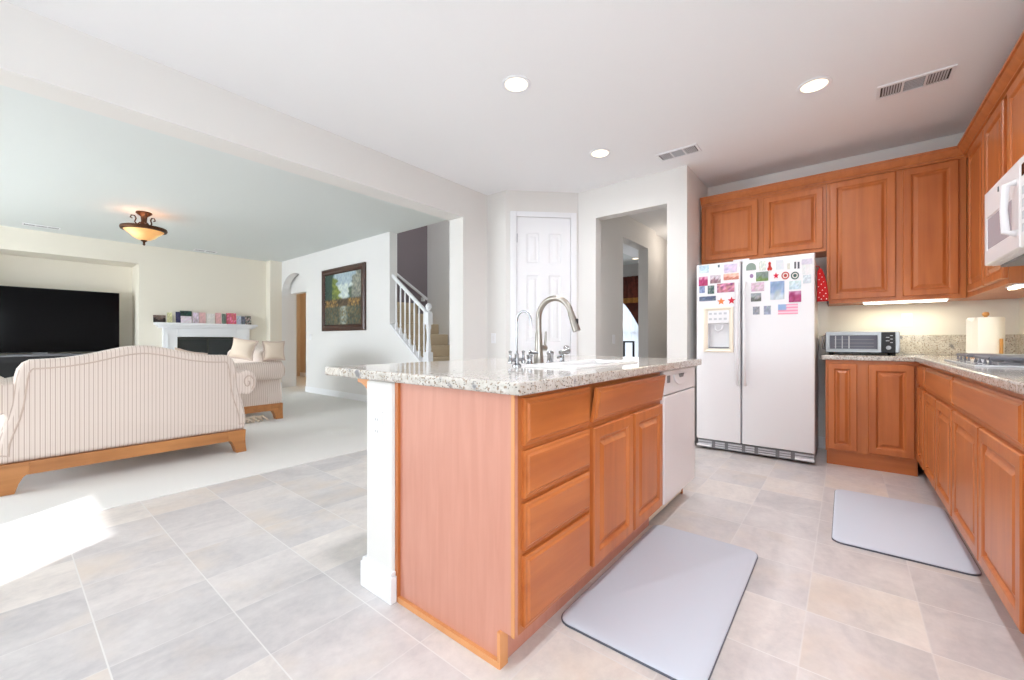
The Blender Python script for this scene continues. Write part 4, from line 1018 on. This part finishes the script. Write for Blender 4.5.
s1.location = (.70, 4.335, .006); s1.scale = (.968, 1, 1)
s2.location = (2.33, 5.68+.85, .006); s2.rotation_euler = (0, 0, PI/2)
s2['label'] = 'striped sofa at the fireplace side whose scroll arm faces the camera'
def pillow(label, loc, rot, w=.42, h=.40, t=.14, m=M_cream, nm='throw_pillow'):
    mb = MB(); n = 14; vs = []
    for sd in (1, -1):
        for j in range(n+1):
            for i in range(n+1):
                u, v = -1+2*i/n, -1+2*j/n
                k = (max(0, 1-u**2)*max(0, 1-v**2))**.45
                pin = 1-.10*(abs(u)**3)*(1-v*v)-.0; pv = 1-.10*(abs(v)**3)*(1-u*u)
                vs.append((u*w/2*pin*(1-.06*(1-v*v)), sd*t/2*k, v*h/2*pv))
    N = (n+1)**2
    fs = [(j*(n+1)+i, j*(n+1)+i+1, (j+1)*(n+1)+i+1, (j+1)*(n+1)+i) for j in range(n) for i in range(n)]
    fs2 = [tuple(q+N for q in f_[::-1]) for f_ in fs]
    mb.add(vs, fs+fs2)
    R3 = Matrix.Translation(loc) @ Matrix.Rotation(rot[2], 4, 'Z') @ Matrix.Rotation(rot[0], 4, 'X') @ Matrix.Rotation(rot[1], 4, 'Y')
    mb.xform(R3)
    p = thing(nm, label, 'pillow', (loc[0], loc[1], loc[2]-h/2), 'throw pillows')
    o = mb.build('cushion', m, p, smooth=80)
    edge = [(u*w/2*(1-.10*abs(u)**3*(1-v*v))*(1-.06*(1-v*v)), 0, v*h/2*(1-.10*abs(v)**3*(1-u*u))) for u, v in [(-1+2*k/8, -1) for k in range(8)] + [(1, -1+2*k/8) for k in range(8)] + [(1-2*k/8, 1) for k in range(8)] + [(-1, 1-2*k/8) for k in range(8)]]
    MB().tube(edge, .012, 6, closed=True).xform(R3).build('trim', M_pipe, p, smooth=60)
pillow('cream throw pillow leaning on the arm corner of the far sofa', (1.90, 5.88, .925), (math.radians(-16), math.radians(8), math.radians(-50)), w=.31, h=.25)
pillow('rounded tan pillow standing on the far sofa arm against its back', (2.21, 5.75, .90), (math.radians(-4), 0, math.radians(-6)), w=.25, h=.24, t=.12, m=M_cream)
pillow('pale throw pillow propped on the near sofa, only its top showing over the back', (1.09, 4.79, .775), (math.radians(-14), math.radians(14), 0), .24, .34)
# fringed cloth bundle beneath the far sofa
fb = MB()
for k in range(9):
    a = k*.7
    fb.tube([(1.55+.06*k, 5.76+.03*math.sin(a), .012+.006), (1.57+.06*k, 5.80+.02*math.cos(a), .05+.03*math.sin(a*1.7)**2), (1.61+.06*k, 5.78+.04*math.sin(a+1), .07), (1.66+.06*k, 5.74, .02)], [.012, .022, .018, .008], 7)
tag(fb.build('throw_blanket', M_cream, smooth=70), 'crumpled tan fringed blanket stuffed under the far sofa', 'blanket')

# television, stand
tv = thing('television', 'large black flat-screen television in the wall niche', 'television', (.38, 10.02, .80))
MB().box(-.54, 1.305, 10.0, 10.045, .838, 1.87).build('casing', M_black, tv, bevel=.004)
MB().box(-.532, 1.297, 9.997, 10.0, .850, 1.862).build('screen', M_screen, tv)
MB().box(.05, .70, 9.93, 10.12, .806, .818).box(.30, .46, 10.0, 10.05, .818, .85).build('stand', M_grayp, tv)
ts = thing('media_console', 'low black media console with glass top beneath the television', 'media console', (.38, 10.0, 0))
MB().box(-.62, 1.38, 9.79, 10.25, .785, .805).build('glass_top', M_grayp, ts, bevel=.003)
MB().box(-.60, 1.36, 9.82, 10.24, .69, .785).box(-.60, 1.36, 9.82, 10.24, .04, .10).box(-.60, -.56, 9.82, 10.24, .10, .69).box(1.32, 1.36, 9.82, 10.24, .10, .69).box(.36, .40, 9.82, 10.24, .10, .69).box(-.56, 1.32, 10.20, 10.24, .10, .69).build('carcass', M_black, ts)
MB().box(-.56, 1.32, 9.84, 10.2, .40, .42).build('shelf', M_black, ts)
for x in (-.55, 1.31):
    for y in (9.86, 10.2): MB().box(x-.03, x+.03, y-.02, y+.02, .006, .04).build('foot', M_black, ts)

# fireplace
fp = thing('fireplace', 'white mantel fireplace with dark firebox on the far wall', 'fireplace', (2.54, 9.68, 0))
FY = 9.765
MB().box(1.725, 3.365, FY-.20, FY, 1.315, 1.36).box(1.755, 3.335, FY-.17, FY, 1.285, 1.315).box(1.785, 3.305, FY-.14, FY, 1.262, 1.285).build('mantel_shelf', M_white, fp, bevel=.005)
MB().box(1.845, 2.05, FY-.10, FY, .006, 1.262).box(3.005, 3.245, FY-.10, FY, .006, 1.262).box(2.05, 3.005, FY-.10, FY, 1.10, 1.262).build('surround', M_white, fp, bevel=.004)
MB().box(1.90, 3.19, FY-.115, FY-.10, 1.13, 1.15).box(1.90, 1.915, FY-.115, FY-.10, .1, 1.13).box(3.175, 3.19, FY-.115, FY-.10, .1, 1.13).build('moulding', M_white, fp)
MB().box(2.055, 3.0, FY-.02, FY-.005, .01, 1.095).build('firebox', M_firebox, fp)
fg = MB().box(2.06, 2.995, FY-.065, FY-.055, .20, 1.05).build('glass_door', mat('fire_glass', (46, 50, 50), .15), fp)
MB().box(2.055, 3.0, FY-.08, FY-.055, 1.05, 1.075).box(2.515, 2.54, FY-.08, FY-.066, .2, 1.05).build('door_frame', mat('dark_brass', (60, 62, 56), .4, .6), fg)
MB().box(1.84, 3.25, FY-.55, FY-.12, .006, .05).build('hearth', mat('hearth_stone', (196, 192, 186), .5), fp, bevel=.005)
# cards and photos on the mantel (px ranges of the photograph on the plane y = 9.62)
def ony(px_, Y):
    t_ = (px_-512)/412.; x = (cA*Y+t_*sA*Y)/(sA-t_*cA); return x, cA*x+sA*Y
CARDS = [
 (18, 80, 83, 'framed_photo', 'dark framed landscape photo at the left end of the mantel', scenic((120, 100, 92), (50, 40, 40), .5, 1), 0),
 (90, 66, 117, 'greeting_card', 'cream greeting card with green sprig on the mantel', vary((206, 202, 160), 30, 2), .01),
 (136, 62, 160, 'framed_photo', 'tall dark blue photo on the mantel behind the white card', vary((60, 60, 92), 30, 3), 0),
 (158, 58, 220, 'framed_photo', 'wide dark green picture standing at the back of the mantel', vary((70, 96, 88), 40, 4), -.03),
 (162, 85, 219, 'greeting_card', 'white card with a small grey drawing at the front of the mantel', vary((216, 206, 214), 26, 5), .06),
 (224, 66, 256, 'greeting_card', 'white card with a purple emblem on the mantel', vary((222, 204, 222), 36, 6), .01),
 (258, 66, 292, 'greeting_card', 'plain pink card left of the white centre card on the mantel', vary((232, 190, 190), 14, 7), 0),
 (297, 72, 339, 'greeting_card', 'plain white card in the middle of the mantel', vary((226, 222, 218), 10, 8), .02),
 (343, 68, 374, 'greeting_card', 'pink card right of the white centre card on the mantel', vary((236, 186, 190), 16, 9), 0),
 (377, 72, 398, 'greeting_card', 'narrow grey green card beside the right pink card', vary((110, 126, 122), 40, 10), .02),
 (400, 70, 452, 'greeting_card', 'red and pink patterned card on the right of the mantel', vary((206, 110, 120), 70, 11), 0),
 (455, 84, 478, 'greeting_card', 'pale blue card left of the grey photo on the mantel', vary((190, 200, 214), 30, 12), .02),
 (480, 86, 498, 'framed_photo', 'small grey photo near the right end of the mantel', vary((110, 118, 134), 40, 13), 0),
 (500, 84, 530, 'framed_photo', 'black and white framed photo at the right end of the mantel', vary((120, 120, 124), 90, 14), .02),
]
for k, (x0, y0, x1, nm, lab, fn, dy) in enumerate(CARDS):
    Yc = 9.655-dy
    xa, _ = ony(150+x0/5.23, Yc); xb, dd = ony(150+x1/5.23, Yc)
    ztop = 1.04-((300+y0/5.23)-340)*dd/412.; zb_ = 1.3605
    lean = .02
    mb, cols = sheet([(xa, Yc, zb_), (xb, Yc, zb_), (xb, Yc+lean, ztop), (xa, Yc+lean, ztop)], (0, 1, 0), .006 if nm == 'greeting_card' else .014, 8, 8, fn)
    o = mb.build(nm, M_pic, cols=cols); tag(o, lab, 'card' if nm == 'greeting_card' else 'photo', 'cards and photos on the mantel')
    bk_ = MB()
    bk_.prism([(Yc+.012+lean*.0, zb_), (Yc+.035, zb_), (Yc+.02+.006, zb_+(ztop-zb_)*.7)], 'x', (xa+xb)/2-.006, (xa+xb)/2+.006)
    bk_.build('back_stand', M_white, o)

# painting
pg = thing('painting', 'brown framed oil painting of a rainy street on the living room wall', 'painting', (3.80, 6.96, 1.20))
PY0, PY1, PZ0, PZ1 = 6.23, 7.69, 1.205, 2.345
MB().loops('X', 3.83, [(PY0, PY1, PZ0, PZ1, 0), (PY0, PY1, PZ0, PZ1, .035), (PY0+.025, PY1-.025, PZ0+.025, PZ1-.025, .05), (PY0+.06, PY1-.06, PZ0+.06, PZ1-.06, .04), (PY0+.09, PY1-.09, PZ0+.09, PZ1-.09, .046), (PY0+.11, PY1-.11, PZ0+.11, PZ1-.11, .026)], cap=False, back=True).build('frame', M_brownf, pg, smooth=25)
rp = random.Random(11)
PW, PH = 72, 58
def paint_raw(u, v):
    # a generic wet avenue: sky, house fronts, trees, lamps, people, reflections
    j = rp.uniform(-1, 1)
    if v < .36:                                        # wet pavement with reflections
        gl = math.exp(-((u-.52)/.09)**2) * (.6+.4*rp.random())
        c_ = [70+100*gl, 76+104*gl, 66+108*gl]
        if rp.random() < .22: c_ = [126, 100, 58]
        if rp.random() < .25: c_ = [44, 48, 42]
        return [q+j*16 for q in c_]
    if v < .50:                                        # street level, lamps and figures
        q = rp.random()
        if q < .22 and abs(u-.5) > .12: return [212, 160, 76]
        if q < .60: return [44, 38, 32]
        return [92+j*20, 76+j*18, 56+j*14]
    half = .07+.42*(v-.48)
    edge = .04*math.sin(v*31)+.03*math.sin(v*57+u*9)
    if abs(u-.54)+edge < half:                         # sky
        c_ = [150, 164, 168] if v > .78 else [176, 184, 176]
        if rp.random() < .25: c_ = [112, 130, 150]
        return [q+j*18 for q in c_]
    if u < .54:
        if u > .20 and v < .92:
            return [108+j*34, 116+j*34, 50+j*20] if rp.random() < .6 else [66, 84, 52]
        return [46+j*14, 64+j*16, 56+j*14]
    if u > .74: return [134+j*20, 134+j*20, 120+j*20] if rp.random() < .6 else [72, 78, 80]
    return [72+j*22, 84+j*22, 72+j*20]
PG = [[paint_raw(i/(PW-1), k/(PH-1)) for i in range(PW)] for k in range(PH)]
def paint(u, v):
    i, k = round(u*(PW-1)), round(v*(PH-1)); acc = [0, 0, 0]; w_ = 0
    for dk in (-1, 0, 1):
        for di in (-1, 0, 1):
            a_, b_ = min(PH-1, max(0, k+dk)), min(PW-1, max(0, i+di)); q = 5 if dk == 0 and di == 0 else 1
            w_ += q
            for c_ in range(3): acc[c_] += q*PG[a_][b_][c_]
    return [q/w_*1.18 for q in acc]
mb, cols = sheet([(3.812, PY1-.10, PZ0+.10), (3.812, PY0+.10, PZ0+.10), (3.812, PY0+.10, PZ1-.10), (3.812, PY1-.10, PZ1-.10)], (1, 0, 0), .006, PW, PH, paint)
mb.build('canvas', M_pic, pg, cols=cols)

# ------------------------------------------------------------------ staircase and railing
st = thing('staircase', 'beige carpeted staircase climbing behind the living room wall', 'staircase', (4.5, 5.0, 0))
rise, run = .19, .25
for n_ in range(1, 9):
    y0 = 5.80-(7-n_)*run
    y1 = 6.135
    z1 = rise*n_
    if n_ == 8: y0, = (5.99,)
    x0 = 3.972
    MB().box(x0, 5.045, y0, min(y0+run+.02, y1) if n_ < 8 else y1, z1-rise if n_ > 1 else .006, z1).build('step', M_stair, st, bevel=.018, bseg=3)
MB().box(4.0, 4.72, 5.995, 6.135, 1.52, 1.70).build('step', M_stair, st, bevel=.018, bseg=3)
rl = thing('stair_railing', 'white stair railing with turned balusters and newel post', 'railing', (3.88, 5.1, .7))
MB().prism([(4.62, zs(4.62)-.02), (5.565, zs(5.565)-.02), (5.565, zs(5.565)+.03), (4.62, zs(4.62)+.03)], 'x', 3.835, 3.925).build('skirt_cap', M_white, rl)
def rz(y): return 1.433+.742*(y-4.70)
MB().prism([(4.735, rz(4.735)-.045), (5.50, rz(5.50)-.045), (5.56, rz(5.56)-.045), (5.56, rz(5.56)+.012), (4.735, rz(4.735)+.012)], 'x', 3.855, 3.905).build('handrail', M_white, rl, bevel=.012, bseg=3)
nb = MB()
ny, nx = 4.69, 3.88
z0_ = zs(4.69)+.14
nb.box(nx-.045, nx+.045, ny-.045, ny+.045, z0_-.18, z0_+.14)
nb.lathe([(.042, .14), (.034, .16), (.040, .18), (.036, .22), (.026, .34), (.030, .46), (.040, .50), (.034, .52), (.040, .54)], nx, ny, 16, z0_)
nb.box(nx-.042, nx+.042, ny-.042, ny+.042, z0_+.54, z0_+.71)
nb.lathe([(.045, .71), (.05, .725), (.025, .74), (.022, .75), (.040, .775), (.046, .80), (.038, .83), (.015, .85), (0, .853)], nx, ny, 16, z0_)
nb.build('newel_post', M_white, rl, smooth=40)
for k in range(7):
    y = 4.79+k*.113; zb_ = zs(y)+.01; zt = rz(y)-.04; L = zt-zb_
    bq = MB().box(3.865, 3.895, y-.015, y+.015, zb_, zb_+.12)
    bq.lathe([(.015, .12), (.010, .135), (.018, .15), (.012, .20), (.011, L*.6), (.014, L*.75), (.010, L)], 3.88, y, 10, zb_)
    bq.build('baluster', M_white, rl, smooth=40)
hr = thing('wall_handrail', 'slanted white handrail on the dark stairwell wall', 'handrail', (4.6, 6.08, 1.7))
MB().tube([(4.18, 6.08, 2.27), (5.0, 6.08, 1.80)], .024, 10).build('rail', M_white, hr, smooth=50)
MB().box(4.2, 4.27, 6.07, 6.138, 2.13, 2.24).build('bracket', M_white, hr)
MB().box(4.9, 4.94, 6.07, 6.138, 1.76, 1.83).build('bracket', M_white, hr)

# ------------------------------------------------------------------ rooms seen through the openings
# dining room window dressing
def wavy(x, y0, y1, z0, z1, amp, n, m_w=6):
    k = 40; vs = []; 
    a = [(x+amp*math.sin(i/k*n*2*PI), y0+(y1-y0)*i/k) for i in range(k+1)]
    mb = MB(); mb.rings([[(p, q, z0) for p, q in a] + [(p+.01, q, z0) for p, q in a[::-1]], [(p, q, z1) for p, q in a] + [(p+.01, q, z1) for p, q in a[::-1]]]); return mb
dc = thing('window_drapes', 'dark red swagged drapes with gold band on the dining room window', 'curtain', (8.78, 3.5, 1.8))
wavy(8.74, 2.75, 4.35, 1.97, 2.45, .02, 14).build('valance', M_drape, dc, smooth=60)
wavy(8.73, 2.75, 4.35, 1.86, 1.97, .02, 14).build('fringe', M_gold, dc, smooth=60)
sw = MB()
n_ = 14
rg = []
for i in range(n_+1):
    u = i/n_
    yl = 3.92-.72*u**.8*1.0; z = 1.90-1.2*u
    rg.append([(8.80+.012*math.sin(k*1.9), 2.80+(yl-2.80)*k/10, z) for k in range(11)] + [(8.815+.012*math.sin(k*1.9), 2.80+(yl-2.80)*k/10, z) for k in range(10, -1, -1)])
sw.rings(rg); sw.build('tied_drape', M_drape, dc, smooth=60)
sw = MB(); sw.box(8.80, 8.82, 2.80, 3.2, .05, .72).build('drape_tail', M_drape, dc)
tag(wavy(8.85, 2.85, 4.25, .1, 2.1, .012, 18).build('sheer_curtain', M_sheer, smooth=60), 'white sheer curtain glowing in front of the dining room window', 'curtain')
dch = thing('dining_chair', 'black metal chair frame in front of the bright dining room window', 'chair', (7.6, 3.1, 0))
fxm, fy0, fy1 = 7.6, 3.15, 3.34
for y in (fy0, fy1):
    MB().box(fxm-.015, fxm+.015, y-.015, y+.015, 0, 1.02).build('rear_leg', M_black, dch)
    MB().box(fxm-.435, fxm-.405, y-.10 if y == fy0 else y-.015, y-.07 if y == fy0 else y+.015, 0, .66).build('front_leg', M_black, dch)
MB().box(fxm-.012, fxm+.012, fy0, fy1, .99, 1.02).build('top_rail', M_black, dch)
MB().box(fxm-.44, fxm+.02, fy0-.12, fy1+.02, .66, .71).build('seat', M_black, dch)
rlc = thing('recessed_light', 'small round downlight glowing in the dining room ceiling', 'ceiling light', (8.3, 3.40, H-.01))
MB().lathe([(.0, 0), (.06, 0), (.06, .004), (.0, .004)], 8.3, 3.40, 24, H-.008).build('lamp', M_lamp, rlc)
MB().rings([[(8.3+r*math.cos(2*PI*k/24), 3.40+r*math.sin(2*PI*k/24), z) for k in range(24)] for r, z in ((.085, H-.0005), (.08, H-.008), (.062, H-.008))], False, False).build('trim_ring', M_white, rlc)
lamp('dining_downlight', 'SPOT', (8.3, 3.40, H-.03), 10, (1, .8, .56), (0, 0, -1), spot_size=math.radians(120), spot_blend=.8, shadow_soft_size=.06)
lamp('hall_light', 'POINT', (6.6, 1.85, 2.5), 5, (1, .88, .76), shadow_soft_size=.1)
# picture in the back hall
ph = thing('hall_picture', 'dark multi-photo frame on the warm hall wall seen through the arch', 'picture', (5.39, 11.4, 1.3))
MB().loops('X', 5.4, [(11.1, 11.7, 1.15, 1.78, 0), (11.1, 11.7, 1.15, 1.78, .02), (11.14, 11.66, 1.19, 1.74, .02), (11.15, 11.65, 1.2, 1.73, .012)]).build('frame', M_brownf, ph)
lamp('stairwell_daylight', 'AREA', (4.5, 4.6, 5.1), 14, (.92, .96, 1), (0, 0, -1), shape='RECTANGLE', size=.9, size_y=1.6)
